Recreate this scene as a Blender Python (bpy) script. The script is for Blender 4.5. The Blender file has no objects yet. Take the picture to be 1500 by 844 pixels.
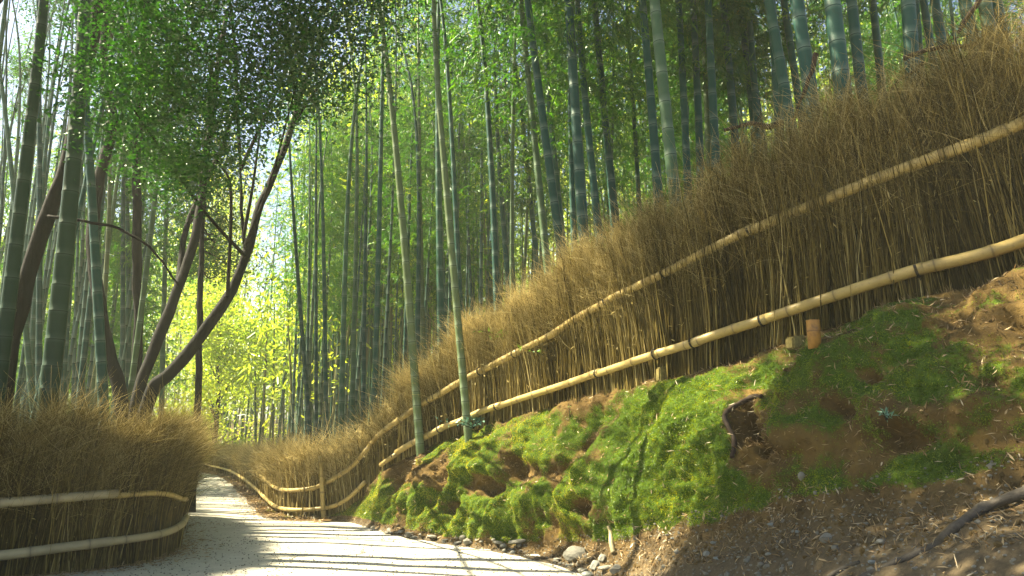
import bpy, math, random
import numpy as np
from mathutils import Vector, Quaternion, Matrix

SEED = 7
rng = np.random.default_rng(SEED)
random.seed(SEED)
scene = bpy.context.scene
col = scene.collection

# ------------------------------------------------------------------ camera
F = 1083.0            # focal length in pixels of the 1500 px wide frame
CU, CV = 750.0, 422.0
EYE = 1.3
PITCH = math.atan((640 - CV) / F)
SP, CP = math.sin(PITCH), math.cos(PITCH)
CAM = np.array([0.0, 0.0, EYE])


def unproj(u, v, Y):
    cx, cy = (u - CU) / F, (CV - v) / F
    d = np.array([cx, CP - cy * SP, SP + cy * CP])
    return CAM + d * (Y / d[1])


def proj(P):
    P = np.asarray(P, float) - CAM
    x = P[..., 0]
    zc = P[..., 1] * CP + P[..., 2] * SP
    yc = -P[..., 1] * SP + P[..., 2] * CP
    zc = np.where(np.abs(zc) < 1e-6, 1e-6, zc)
    return CU + F * x / zc, CV - F * yc / zc, zc


cam_d = bpy.data.cameras.new('camera')
cam_d.sensor_width = 36
cam_d.lens = F * 36 / 1500
cam_d.clip_end = 2000
cam = bpy.data.objects.new('camera', cam_d)
col.objects.link(cam)
cam.location = CAM
cam.rotation_euler = (math.pi / 2 + PITCH, 0, 0)
scene.camera = cam

# ------------------------------------------------------------------ sky + sun
SUN_EL = math.radians(50)
SUN_AZ = math.radians(-78)      # from +Y towards -X
sun_dir = Vector((math.sin(SUN_AZ) * math.cos(SUN_EL), math.cos(SUN_AZ) * math.cos(SUN_EL), math.sin(SUN_EL)))
world = bpy.data.worlds.new('World')
scene.world = world
world.use_nodes = True
nt = world.node_tree
bg = nt.nodes['Background']
sky = nt.nodes.new('ShaderNodeTexSky')
sky.sky_type = 'NISHITA'
sky.sun_disc = False
sky.sun_elevation = SUN_EL
sky.sun_rotation = SUN_AZ
sky.dust_density = 2.0
nt.links.new(sky.outputs[0], bg.inputs[0])
bg.inputs[1].default_value = 0.05
sl = bpy.data.lights.new('sun', 'SUN')
sl.energy = 5.0
sl.angle = math.radians(0.53)
sl.color = (1.0, 0.88, 0.62)
so = bpy.data.objects.new('sun', sl)
col.objects.link(so)
so.rotation_euler = sun_dir.to_track_quat('Z', 'Y').to_euler()

scene.view_settings.view_transform = 'Standard'
scene.view_settings.look = 'None'
scene.view_settings.exposure = 2.45
scene.view_settings.gamma = 1
scene.cycles.use_denoising = True
scene.cycles.max_bounces = 7
scene.cycles.diffuse_bounces = 4
scene.cycles.transmission_bounces = 5
scene.cycles.volume_bounces = 1
scene.cycles.sample_clamp_indirect = 6
scene.cycles.volume_step_rate = 1


# ------------------------------------------------------------------ noise
def _hash(ix, iy, iz, seed):
    h = (ix.astype(np.int64) * 374761393 + iy.astype(np.int64) * 668265263 + iz.astype(np.int64) * 2147483647 + seed * 144269504) & 0xffffffff
    h = ((h ^ (h >> 13)) * 1274126177) & 0xffffffff
    h = ((h ^ (h >> 16)) * 2246822519) & 0xffffffff
    return ((h ^ (h >> 15)) & 0xffffff) / float(0xffffff)


def vnoise(P, scale, seed=0):
    Q = np.asarray(P, float) / scale
    i = np.floor(Q).astype(np.int64)
    f = Q - i
    f = f * f * (3 - 2 * f)
    r = 0
    for dx in (0, 1):
        for dy in (0, 1):
            for dz in (0, 1):
                w = (f[..., 0] if dx else 1 - f[..., 0]) * (f[..., 1] if dy else 1 - f[..., 1]) * (f[..., 2] if dz else 1 - f[..., 2])
                r = r + w * _hash(i[..., 0] + dx, i[..., 1] + dy, i[..., 2] + dz, seed)
    return r * 2 - 1


def fbm(P, scale, octaves=4, seed=0, gain=0.5):
    r, a = 0, 1.0
    for k in range(octaves):
        r = r + a * vnoise(P, scale, seed + k * 17)
        scale *= 0.5
        a *= gain
    return r


def norm(v):
    return v / np.maximum(np.linalg.norm(v, axis=-1, keepdims=True), 1e-9)


# ------------------------------------------------------------------ mesh helpers
class MB:
    """collects vertices and faces with a per-vertex float 'tint' and 'mark' attribute"""
    def __init__(self):
        self.v, self.t, self.m, self.f, self.fl, self.n = [], [], [], [], [], 0

    def add(self, v, faces, tint=0.5, mark=0.0):
        v = np.asarray(v, float).reshape(-1, 3)
        faces = np.asarray(faces, np.int64)
        n = len(v)
        self.v.append(v)
        self.t.append(np.broadcast_to(np.asarray(tint, float), (n,)).copy())
        self.m.append(np.broadcast_to(np.asarray(mark, float), (n,)).copy())
        self.f.append((faces + self.n).reshape(-1))
        self.fl.append(np.full(len(faces), faces.shape[1], np.int64))
        self.n += n

    def mesh(self, name, mat, smooth=True):
        me = bpy.data.meshes.new(name)
        v = np.concatenate(self.v)
        f = np.concatenate(self.f)
        fl = np.concatenate(self.fl)
        me.vertices.add(len(v))
        me.vertices.foreach_set('co', v.astype(np.float32).ravel())
        me.loops.add(len(f))
        me.loops.foreach_set('vertex_index', f.astype(np.int32))
        me.polygons.add(len(fl))
        st = np.concatenate([[0], np.cumsum(fl)[:-1]])
        me.polygons.foreach_set('loop_start', st.astype(np.int32))
        me.polygons.foreach_set('loop_total', fl.astype(np.int32))
        me.polygons.foreach_set('use_smooth', np.full(len(fl), smooth))
        a = me.attributes.new('tint', 'FLOAT', 'POINT')
        a.data.foreach_set('value', np.concatenate(self.t).astype(np.float32))
        a = me.attributes.new('mark', 'FLOAT', 'POINT')
        a.data.foreach_set('value', np.concatenate(self.m).astype(np.float32))
        me.update(calc_edges=True)
        if mat:
            me.materials.append(mat)
        return me


def link(name, me, parent=None, loc=None):
    o = bpy.data.objects.new(name, me)
    col.objects.link(o)
    if parent:
        o.parent = parent
    if loc is not None:
        o.location = loc
    return o


def empty(name, loc=(0, 0, 0)):
    o = bpy.data.objects.new(name, None)
    col.objects.link(o)
    o.location = [float(c) for c in loc]
    o.empty_display_size = 0.2
    return o


def tag(o, label=None, cat=None, group=None, kind=None):
    if label:
        o['label'] = label
    if cat:
        o['category'] = cat
    if group:
        o['group'] = group
    if kind:
        o['kind'] = kind
    return o


def tubes(mb, paths, rad, sides=3, tint=0.5, mark=None, caps=False):
    """paths (N,K,3), rad (N,K)"""
    paths = np.asarray(paths, float)
    if paths.ndim == 2:
        paths = paths[None]
    N, K, _ = paths.shape
    rad = np.broadcast_to(np.asarray(rad, float), (N, K))
    T = norm(np.gradient(paths, axis=1)) if K > 2 else np.repeat(norm(paths[:, 1:2] - paths[:, 0:1]), 2, 1)
    ref = np.where(np.abs(T[..., 2:3]) > 0.9, np.array([0., 1, 0]), np.array([0., 0, 1]))
    ref = np.repeat(ref[:, K // 2:K // 2 + 1], K, 1)
    A = norm(np.cross(T, ref))
    B = np.cross(T, A)
    ang = np.arange(sides) * 2 * math.pi / sides
    V = paths[:, :, None] + rad[:, :, None, None] * (A[:, :, None] * np.cos(ang)[:, None] + B[:, :, None] * np.sin(ang)[:, None])
    idx = np.arange(N * K * sides).reshape(N, K, sides)
    a = idx[:, :-1, :]
    b = np.roll(a, -1, 2)
    c = idx[:, 1:, :]
    d = np.roll(c, -1, 2)
    Fq = np.stack([a, c, d, b], -1).reshape(-1, 4)
    tint = np.asarray(tint, float)
    if tint.ndim == 1 and len(tint) == N:
        tint = np.repeat(tint, K * sides)
    mk = 0.0 if mark is None else np.repeat(np.broadcast_to(mark, (N, K)).reshape(-1), sides)
    base = mb.n
    mb.add(V.reshape(-1, 3), Fq, tint, mk)
    if caps:
        for i in range(N):
            mb.f.append(idx[i, 0, ::1] + base)
            mb.fl.append(np.array([sides]))
            mb.f.append(idx[i, -1, ::-1] + base)
            mb.fl.append(np.array([sides]))


def leaves(mb, C, D, Nn, L, W, tint, bend=0.15):
    """folded leaf blades: C base, D direction, Nn rough normal"""
    n = len(C)
    D = norm(D)
    S = norm(np.cross(D, Nn))
    U = np.cross(S, D)
    L = np.broadcast_to(L, (n,))[:, None]
    W = np.broadcast_to(W, (n,))[:, None]
    p0 = C
    p1 = C + D * L * 0.4 + S * W * 0.5 + U * W * 0.18
    p2 = C + D * L - U * L * bend
    p3 = C + D * L * 0.4 - S * W * 0.5 + U * W * 0.18
    V = np.stack([p0, p1, p2, p3], 1).reshape(-1, 3)
    i = np.arange(n)[:, None] * 4
    Ft = np.concatenate([i + np.array([0, 1, 2]), i + np.array([0, 2, 3])], 0)
    mb.add(V, Ft, np.repeat(tint, 4))


def rand_dirs(n, r=rng):
    return norm(r.normal(size=(n, 3)))


def crom(P, n):
    """Catmull-Rom through rows of P, n samples overall"""
    P = np.asarray(P, float)
    Q = np.concatenate([[2 * P[0] - P[1]], P, [2 * P[-1] - P[-2]]])
    t = np.linspace(0, len(P) - 1 - 1e-9, n)
    i = t.astype(int)
    f = (t - i)[:, None]
    a, b, c, d = Q[i], Q[i + 1], Q[i + 2], Q[i + 3]
    return 0.5 * (2 * b + (c - a) * f + (2 * a - 5 * b + 4 * c - d) * f ** 2 + (3 * b - a - 3 * c + d) * f ** 3)


def interp_curve(P, s):
    """point on polyline P at arclength s (arrays)"""
    seg = np.linalg.norm(np.diff(P[:, :2], axis=0), axis=1)
    cs = np.concatenate([[0], np.cumsum(seg)])
    return np.stack([np.interp(s, cs, P[:, k]) for k in range(P.shape[1])], -1), cs[-1]


# ------------------------------------------------------------------ materials
def new_mat(name):
    m = bpy.data.materials.new(name)
    m.use_nodes = True
    t = m.node_tree
    for n in list(t.nodes):
        t.nodes.remove(n)
    out = t.nodes.new('ShaderNodeOutputMaterial')
    return m, t, out


def N(t, kind, **kw):
    n = t.nodes.new(kind)
    for k, v in kw.items():
        if k.startswith('i_'):
            n.inputs[int(k[2:])].default_value = v
        else:
            setattr(n, k, v)
    return n


def ramp(t, src, stops):
    r = t.nodes.new('ShaderNodeValToRGB')
    e = r.color_ramp.elements
    while len(e) > 1:
        e.remove(e[-1])
    e[0].position = stops[0][0]
    e[0].color = (*stops[0][1], 1)
    for p, c in stops[1:]:
        x = e.new(p)
        x.color = (*c, 1)
    t.links.new(src, r.inputs[0])
    return r.outputs[0]


def attr(t, name):
    return N(t, 'ShaderNodeAttribute', attribute_name=name).outputs['Fac']


def noise(t, scale, detail=6, rough=0.6, vec=None, sx=None):
    co = N(t, 'ShaderNodeTexCoord')
    src = co.outputs['Object']
    if sx:
        mp = N(t, 'ShaderNodeMapping')
        mp.inputs['Scale'].default_value = sx
        t.links.new(src, mp.inputs[0])
        src = mp.outputs[0]
    n = N(t, 'ShaderNodeTexNoise')
    n.inputs['Scale'].default_value = scale
    n.inputs['Detail'].default_value = detail
    n.inputs['Roughness'].default_value = rough
    t.links.new(src, n.inputs['Vector'])
    return n.outputs['Fac']


def mix(t, fac, a, b, blend='MIX'):
    m = N(t, 'ShaderNodeMix', data_type='RGBA', blend_type=blend)
    for sock, val in ((m.inputs[0], fac), (m.inputs[6], a), (m.inputs[7], b)):
        if isinstance(val, (int, float)):
            sock.default_value = val
        elif isinstance(val, tuple):
            sock.default_value = (*val, 1)
        else:
            t.links.new(val, sock)
    return m.outputs[2]


def math_n(t, op, a, b=0.5, clamp=False):
    m = N(t, 'ShaderNodeMath', operation=op, use_clamp=clamp)
    for i, v in enumerate((a, b)):
        if isinstance(v, (int, float)):
            m.inputs[i].default_value = v
        else:
            t.links.new(v, m.inputs[i])
    return m.outputs[0]


def bump(t, h, strength, dist=0.01):
    b = N(t, 'ShaderNodeBump')
    b.inputs['Strength'].default_value = strength
    b.inputs['Distance'].default_value = dist
    t.links.new(h, b.inputs['Height'])
    return b.outputs[0]


def principled(t, out, color, rough=0.6, nrm=None, spec=0.5):
    p = N(t, 'ShaderNodeBsdfPrincipled')
    if isinstance(color, tuple):
        p.inputs['Base Color'].default_value = (*color, 1)
    else:
        t.links.new(color, p.inputs['Base Color'])
    if isinstance(rough, (int, float)):
        p.inputs['Roughness'].default_value = rough
    else:
        t.links.new(rough, p.inputs['Roughness'])
    p.inputs['Specular IOR Level'].default_value = spec
    if nrm is not None:
        t.links.new(nrm, p.inputs['Normal'])
    t.links.new(p.outputs[0], out.inputs[0])
    return p


def leaf_mat(name, stops, trans=0.55, tcol=(1.6, 1.5, 0.5)):
    m, t, out = new_mat(name)
    oi = N(t, 'ShaderNodeObjectInfo')
    f = math_n(t, 'ADD', math_n(t, 'MULTIPLY', attr(t, 'tint'), 0.75), math_n(t, 'MULTIPLY', oi.outputs['Random'], 0.25))
    c = ramp(t, f, stops)
    d = N(t, 'ShaderNodeBsdfDiffuse')
    t.links.new(c, d.inputs[0])
    tr = N(t, 'ShaderNodeBsdfTranslucent')
    t.links.new(mix(t, 1.0, c, tcol, 'MULTIPLY'), tr.inputs[0])
    ms = N(t, 'ShaderNodeMixShader')
    ms.inputs[0].default_value = trans
    t.links.new(d.outputs[0], ms.inputs[1])
    t.links.new(tr.outputs[0], ms.inputs[2])
    g = N(t, 'ShaderNodeBsdfGlossy')
    g.inputs['Roughness'].default_value = 0.35
    g.inputs[0].default_value = (0.8, 0.9, 0.8, 1)
    m2 = N(t, 'ShaderNodeMixShader')
    m2.inputs[0].default_value = 0.05
    t.links.new(ms.outputs[0], m2.inputs[1])
    t.links.new(g.outputs[0], m2.inputs[2])
    t.links.new(m2.outputs[0], out.inputs[0])
    return m


M = {}
M['bamboo_leaf'] = leaf_mat('bamboo_leaf', [(0, (0.016, 0.080, 0.006)), (0.5, (0.038, 0.14, 0.009)), (0.85, (0.11, 0.22, 0.012)), (1, (0.30, 0.31, 0.025))])
M['sunny_leaf'] = leaf_mat('sunny_leaf', [(0, (0.13, 0.27, 0.03)), (0.5, (0.29, 0.40, 0.06)), (1, (0.54, 0.53, 0.13))])  # far leaves: sunlight painted in as a brighter, yellower green
M['tree_leaf'] = leaf_mat('tree_leaf', [(0, (0.008, 0.045, 0.006)), (0.6, (0.018, 0.080, 0.009)), (1, (0.05, 0.13, 0.012))], 0.5)
M['shrub_leaf'] = leaf_mat('shrub_leaf', [(0, (0.08, 0.20, 0.13)), (1, (0.20, 0.36, 0.26))], 0.2, (1, 1, 0.8))
M['sprig_leaf'] = leaf_mat('sprig_leaf', [(0, (0.09, 0.24, 0.02)), (1, (0.18, 0.36, 0.04))], 0.5)
M['litter'] = leaf_mat('dry_leaf', [(0, (0.16, 0.09, 0.04)), (0.5, (0.42, 0.30, 0.15)), (1, (0.62, 0.54, 0.38))], 0.2, (1, 0.9, 0.7))

# moss blades
M['moss'] = leaf_mat('moss', [(0, (0.030, 0.070, 0.005)), (0.35, (0.095, 0.165, 0.007)), (0.7, (0.27, 0.33, 0.012)), (0.9, (0.44, 0.39, 0.02)), (1, (0.32, 0.22, 0.04))], 0.45, (1.5, 1.4, 0.4))

# living bamboo
m, t, out = new_mat('bamboo_green')
oi = N(t, 'ShaderNodeObjectInfo')
base = ramp(t, math_n(t, 'ADD', oi.outputs['Random'], math_n(t, 'SUBTRACT', attr(t, 'tint'), 0.5)), [(0, (0.005, 0.045, 0.035)), (0.5, (0.010, 0.066, 0.050)), (0.8, (0.026, 0.088, 0.050)), (0.92, (0.09, 0.135, 0.05)), (1, (0.17, 0.16, 0.07))])
nz = noise(t, 3.0, 5, 0.65, sx=(6, 6, 1.2))
base = mix(t, math_n(t, 'MULTIPLY', nz, 0.35), base, (0.055, 0.12, 0.09))
base = mix(t, ramp(t, noise(t, 9, 4, 0.7), [(0.58, (0, 0, 0)), (0.72, (0.6, 0.6, 0.6))]), base, (0.03, 0.06, 0.04))
mk = attr(t, 'mark')
base = mix(t, math_n(t, 'MULTIPLY', math_n(t, 'MULTIPLY', mk, -1.0, True), 0.40), base, (0.28, 0.34, 0.27))
base = mix(t, math_n(t, 'MULTIPLY', mk, 1.0, True), base, (0.012, 0.018, 0.014))
principled(t, out, base, 0.5, bump(t, nz, 0.15, 0.004), 0.2)
M['bamboo'] = m
M['bamboo_pale'] = m.copy()          # young pale culms
for nd in M['bamboo_pale'].node_tree.nodes:
    if nd.type == 'VALTORGB' and len(nd.color_ramp.elements) == 5:
        for e_ in nd.color_ramp.elements:
            e_.color = (0.11, 0.15, 0.06, 1)
M['bamboo_shaded'] = m.copy()          # dark green culms, with the left edge's shade worked into the colour
for nd in M['bamboo_shaded'].node_tree.nodes:
    if nd.type == 'VALTORGB' and len(nd.color_ramp.elements) == 5:
        for e_, c_ in zip(nd.color_ramp.elements, [(0.006, 0.028, 0.014), (0.009, 0.036, 0.018), (0.012, 0.042, 0.020), (0.013, 0.044, 0.021), (0.015, 0.048, 0.022)]):
            e_.color = (*c_, 1)
    if nd.type == 'MIX' and not nd.inputs[7].is_linked:
        c_ = nd.inputs[7].default_value
        nd.inputs[7].default_value = (c_[0] * 0.35, c_[1] * 0.42, c_[2] * 0.38, 1)

# dry bamboo poles of the fence rails
m, t, out = new_mat('bamboo_dry')
nz = noise(t, 5.0, 6, 0.65, sx=(1, 1, 1))
base = ramp(t, math_n(t, 'ADD', math_n(t, 'MULTIPLY', nz, 0.7), math_n(t, 'MULTIPLY', attr(t, 'tint'), 0.4)),
            [(0.2, (0.16, 0.11, 0.035)), (0.5, (0.36, 0.265, 0.085)), (0.8, (0.52, 0.40, 0.14))])
base = mix(t, ramp(t, noise(t, 30, 4, 0.7), [(0.55, (0, 0, 0)), (0.75, (0.7, 0.7, 0.7))]), base, (0.14, 0.10, 0.05))
base = mix(t, math_n(t, 'MULTIPLY', attr(t, 'mark'), 0.8, True), base, (0.07, 0.045, 0.02))
principled(t, out, base, 0.45, bump(t, noise(t, 60, 4, 0.6), 0.12, 0.003), 0.4)
M['pole'] = m

m, t, out = new_mat('bamboo_weathered')
nz = noise(t, 5.0, 6, 0.65)
base = ramp(t, math_n(t, 'ADD', math_n(t, 'MULTIPLY', nz, 0.7), math_n(t, 'MULTIPLY', attr(t, 'tint'), 0.4)),
            [(0.2, (0.15, 0.125, 0.075)), (0.5, (0.27, 0.235, 0.14)), (0.8, (0.40, 0.34, 0.19))])
base = mix(t, math_n(t, 'MULTIPLY', attr(t, 'mark'), 0.8, True), base, (0.07, 0.05, 0.03))
principled(t, out, base, 0.55, bump(t, noise(t, 60, 4, 0.6), 0.15, 0.003), 0.3)
M['pole_grey'] = m

# brushwood
m, t, out = new_mat('brushwood')
base = ramp(t, attr(t, 'tint'), [(0, (0.03, 0.023, 0.008)), (0.3, (0.10, 0.076, 0.022)), (0.65, (0.34, 0.265, 0.085)), (1, (0.78, 0.66, 0.32))])
d = N(t, 'ShaderNodeBsdfDiffuse')
t.links.new(base, d.inputs[0])
tr = N(t, 'ShaderNodeBsdfTranslucent')
t.links.new(base, tr.inputs[0])
ms = N(t, 'ShaderNodeMixShader')
ms.inputs[0].default_value = 0.25
t.links.new(d.outputs[0], ms.inputs[1])
t.links.new(tr.outputs[0], ms.inputs[2])
t.links.new(ms.outputs[0], out.inputs[0])
M['brush'] = m

# bark
m, t, out = new_mat('bark')
nz = noise(t, 6, 8, 0.7, sx=(3, 3, 0.8))
base = ramp(t, nz, [(0.3, (0.004, 0.004, 0.003)), (0.6, (0.010, 0.010, 0.007)), (0.8, (0.026, 0.026, 0.019))])
principled(t, out, base, 0.85, bump(t, nz, 0.6, 0.03), 0.2)
M['bark'] = m
m, t, out = new_mat('dead_wood')
nz = noise(t, 14, 8, 0.7, sx=(1, 1, 1))
base = ramp(t, nz, [(0.3, (0.018, 0.012, 0.008)), (0.6, (0.05, 0.033, 0.021)), (0.8, (0.11, 0.075, 0.05))])
principled(t, out, base, 0.8, bump(t, nz, 0.5, 0.02), 0.25)
M['dead'] = m
m, t, out = new_mat('root_bark')
nz = noise(t, 22, 8, 0.7)
base = ramp(t, nz, [(0.3, (0.022, 0.018, 0.013)), (0.7, (0.10, 0.085, 0.065))])
principled(t, out, base, 0.7, bump(t, nz, 0.6, 0.01), 0.3)
M['root'] = m
m, t, out = new_mat('cord')
principled(t, out, (0.012, 0.010, 0.009), 0.8)
M['tie'] = m
m, t, out = new_mat('web')
principled(t, out, (0.5, 0.5, 0.46), 0.5)
M['web'] = m

# bank: soil <-> moss by attribute 'mark', tint darkens soil kind
m, t, out = new_mat('bank_soil')
n1 = noise(t, 2.2, 8, 0.65)
n2 = noise(t, 28, 8, 0.75)
n3 = noise(t, 90, 5, 0.7)
soil = ramp(t, n1, [(0.3, (0.05, 0.033, 0.013)), (0.5, (0.115, 0.075, 0.024)), (0.7, (0.19, 0.125, 0.036))])
grey = ramp(t, n1, [(0.3, (0.085, 0.068, 0.045)), (0.7, (0.17, 0.135, 0.085))])
soil = mix(t, attr(t, 'tint'), soil, grey)
soil = mix(t, 0.55, soil, ramp(t, n2, [(0.3, (0.25, 0.25, 0.25)), (0.7, (1.3, 1.25, 1.2))]), 'MULTIPLY')
moss = ramp(t, n2, [(0.3, (0.022, 0.045, 0.006)), (0.55, (0.055, 0.10, 0.008)), (0.75, (0.12, 0.16, 0.012))])
mfac = ramp(t, math_n(t, 'ADD', attr(t, 'mark'), math_n(t, 'MULTIPLY', math_n(t, 'SUBTRACT', n2, 0.5), 0.9)), [(0.42, (0, 0, 0)), (0.58, (1, 1, 1))])
c = mix(t, mfac, soil, moss)
h = math_n(t, 'ADD', n2, math_n(t, 'MULTIPLY', n3, 0.5))
principled(t, out, c, 0.95, bump(t, h, 0.8, 0.02), 0.15)
M['bank'] = m

m, t, out = new_mat('forest_floor')
n1 = noise(t, 1.2, 8, 0.7)
n2 = noise(t, 20, 8, 0.75)
c = mix(t, 0.6, ramp(t, n1, [(0.3, (0.06, 0.045, 0.02)), (0.7, (0.17, 0.13, 0.06))]), ramp(t, n2, [(0.3, (0.3, 0.3, 0.3)), (0.7, (1.3, 1.3, 1.2))]), 'MULTIPLY')
principled(t, out, c, 0.95, bump(t, n2, 0.7, 0.03), 0.1)
M['floor'] = m

m, t, out = new_mat('path_gravel')
n1 = noise(t, 0.7, 6, 0.6)
n2 = noise(t, 45, 8, 0.75)
n3 = noise(t, 8, 6, 0.7)
c = ramp(t, n1, [(0.3, (0.40, 0.385, 0.32)), (0.5, (0.54, 0.52, 0.44)), (0.7, (0.62, 0.60, 0.52))])
c = mix(t, 0.55, c, ramp(t, n2, [(0.3, (0.45, 0.45, 0.44)), (0.7, (1.25, 1.25, 1.22))]), 'MULTIPLY')
c = mix(t, 0.35, c, ramp(t, n3, [(0.3, (0.6, 0.6, 0.58)), (0.7, (1.15, 1.15, 1.1))]), 'MULTIPLY')
principled(t, out, c, 0.9, bump(t, math_n(t, 'ADD', n2, n3), 0.5, 0.012), 0.2)
M['path'] = m

m, t, out = new_mat('stone')
oi = N(t, 'ShaderNodeObjectInfo')
n2 = noise(t, 14, 8, 0.7)
c = ramp(t, oi.outputs['Random'], [(0, (0.15, 0.145, 0.12)), (0.5, (0.25, 0.24, 0.20)), (1, (0.21, 0.24, 0.24))])
c = mix(t, 0.7, c, ramp(t, n2, [(0.3, (0.5, 0.5, 0.5)), (0.7, (1.3, 1.3, 1.25))]), 'MULTIPLY')
principled(t, out, c, 0.75, bump(t, n2, 0.6, 0.015), 0.3)
M['stone'] = m

m, t, out = new_mat('orange_bamboo')
nz = noise(t, 12, 6, 0.65)
c = ramp(t, nz, [(0.3, (0.13, 0.07, 0.02)), (0.5, (0.34, 0.17, 0.035)), (0.75, (0.46, 0.25, 0.055))])
c = mix(t, math_n(t, 'MULTIPLY', attr(t, 'mark'), 0.8, True), c, (0.08, 0.04, 0.015))
principled(t, out, c, 0.5, None, 0.4)
M['stump'] = m
m, t, out = new_mat('mossy_wood')
nz = noise(t, 25, 6, 0.65)
c = ramp(t, nz, [(0.35, (0.12, 0.10, 0.03)), (0.65, (0.26, 0.21, 0.07))])
principled(t, out, c, 0.8, bump(t, nz, 0.5, 0.01), 0.2)
M['block'] = m

# ------------------------------------------------------------------ stations along the right-hand fence
ST = np.array([
    # u, fenceY, baseV, brushTopV, railTopV, railLowV, toeV, toeY, t1V, t1Y
    [1980, 4.9, 190, -240, -20, 150, 620, 3.2, 760, 2.5],
    [1750, 5.3, 290, -80, 92, 255, 655, 3.6, 800, 2.85],
    [1500, 5.6, 392, 45, 200, 357, 690, 4.1, 846, 3.2],
    [1250, 6.3, 462, 155, 290, 430, 725, 4.9, 846, 4.1],
    [1125, 6.9, 505, 215, 341, 474, 745, 5.6, 846, 4.9],
    [1000, 7.6, 546, 285, 399, 513, 765, 6.4, 848, 5.8],
    [900, 8.5, 572, 345, 447, 545, 790, 7.5, 846, 6.85],
    [800, 9.7, 595, 405, 503, 577, 795, 8.7, 812, 8.25],
    [690, 10.8, 628, 478, 557, 613, 788, 9.45, 793, 9.3],
    [610, 11.5, 660, 540, 605, 652, 778, 10.2, 783, 10.05],
    [565, 11.9, 692, 588, 636, 684, 768, 10.9, 772, 10.75],
    [530, 12.2, 728, 618, 676, 721, 758, 11.7, 762, 11.6],
    [500, 12.35, 748, 636, 696, 737, 755, 12.15, 757, 12.05],
    [472, 12.5, 755, 645, 713, 745, 0, 0, 0, 0],
    [425, 13.1, 752, 660, 717, 744, 0, 0, 0, 0],
    [402, 15.0, 737, 664, 704, 730, 0, 0, 0, 0],
    [380, 18.0, 720, 667, 690, 711, 0, 0, 0, 0],
    [345, 25.0, 699, 662, 674, 690, 0, 0, 0, 0],
    [310, 29.5, 689, 654, 664, 681, 0, 0, 0, 0],
    [285, 35.0, 684, 649, 658, 673, 0, 0, 0, 0],
], float)
nS = len(ST)
FB = np.array([unproj(r[0], r[2], r[1]) for r in ST])           # fence base
FB[13:, 2] = np.minimum(FB[13:, 2], 0.02)
FH = np.array([unproj(r[0], r[3], r[1])[2] for r in ST]) - FB[:, 2]
FT = np.array([unproj(r[0], r[4], r[1])[2] for r in ST]) - FB[:, 2]
FL = np.array([unproj(r[0], r[5], r[1])[2] for r in ST]) - FB[:, 2]
tang = norm(np.gradient(FB[:, :2], axis=0))
nout = np.stack([tang[:, 1], -tang[:, 0]], 1)                    # away from the path
toe = np.zeros((nS, 3))
t1 = np.zeros((nS, 3))
for i, r in enumerate(ST):
    if r[6] > 0:
        toe[i] = unproj(r[0], r[6], r[7])
        t1[i] = unproj(r[0], r[8], r[9])
        t1[i, 2] = max(t1[i, 2], -0.01) if r[0] > 950 else 0.0
    else:
        toe[i] = [*(FB[i, :2] - nout[i] * 0.28), 0.015]
        t1[i] = [*(FB[i, :2] - nout[i] * 0.42), -0.005]
# nearest-side smooth curves
FENCE = crom(np.c_[FB, FH, FT, FL], 500)                         # x y z height top low


def fence_sd(x, y):
    """signed distance to the right-hand fence line, positive behind it, with the base height there"""
    P = FENCE[::3]
    A, B = P[:-1], P[1:]
    x = np.atleast_1d(x).astype(float)
    y = np.atleast_1d(y).astype(float)
    best = np.full(len(x), 1e9)
    sgn = np.ones(len(x))
    zb = np.zeros(len(x))
    for a, b in zip(A, B):
        d = b[:2] - a[:2]
        L2 = d @ d
        tt = np.clip(((x - a[0]) * d[0] + (y - a[1]) * d[1]) / L2, 0, 1)
        dx, dy = x - a[0] - tt * d[0], y - a[1] - tt * d[1]
        dist = np.hypot(dx, dy)
        cr = d[0] * dy - d[1] * dx
        m_ = dist < best
        best = np.where(m_, dist, best)
        sgn = np.where(m_, np.where(cr < 0, 1, -1), sgn)
        zb = np.where(m_, a[2] + (b[2] - a[2]) * tt, zb)
    return best * sgn, zb


def hill_z(x, y):
    x = np.atleast_1d(x).astype(float)
    y = np.atleast_1d(y).astype(float)
    d, zb = fence_sd(x, y)
    w = np.zeros(len(x))
    acc = np.zeros(len(x))
    for r in FENCE[::12]:
        q = 1.0 / ((x - r[0]) ** 2 + (y - r[1]) ** 2 + 0.3 + 0.15 * np.maximum(d, 0) ** 2) ** 1.3
        acc += q * r[2]
        w += q
    zi = acc / w
    k = np.clip((zi - 0.15) / 2.0, 0, 1)
    dd = np.maximum(d, 0)
    rise = k * (4.5 * (1 - np.exp(-dd / 14.0))) + 0.012 * dd
    bl = np.clip(dd / 2.0, 0, 1)
    return zb * (1 - bl) + zi * bl + rise - 0.03


def ground_z(x, y):
    d, _ = fence_sd(x, y)
    return np.where(d > 0, hill_z(x, y), 0.0)


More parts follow.
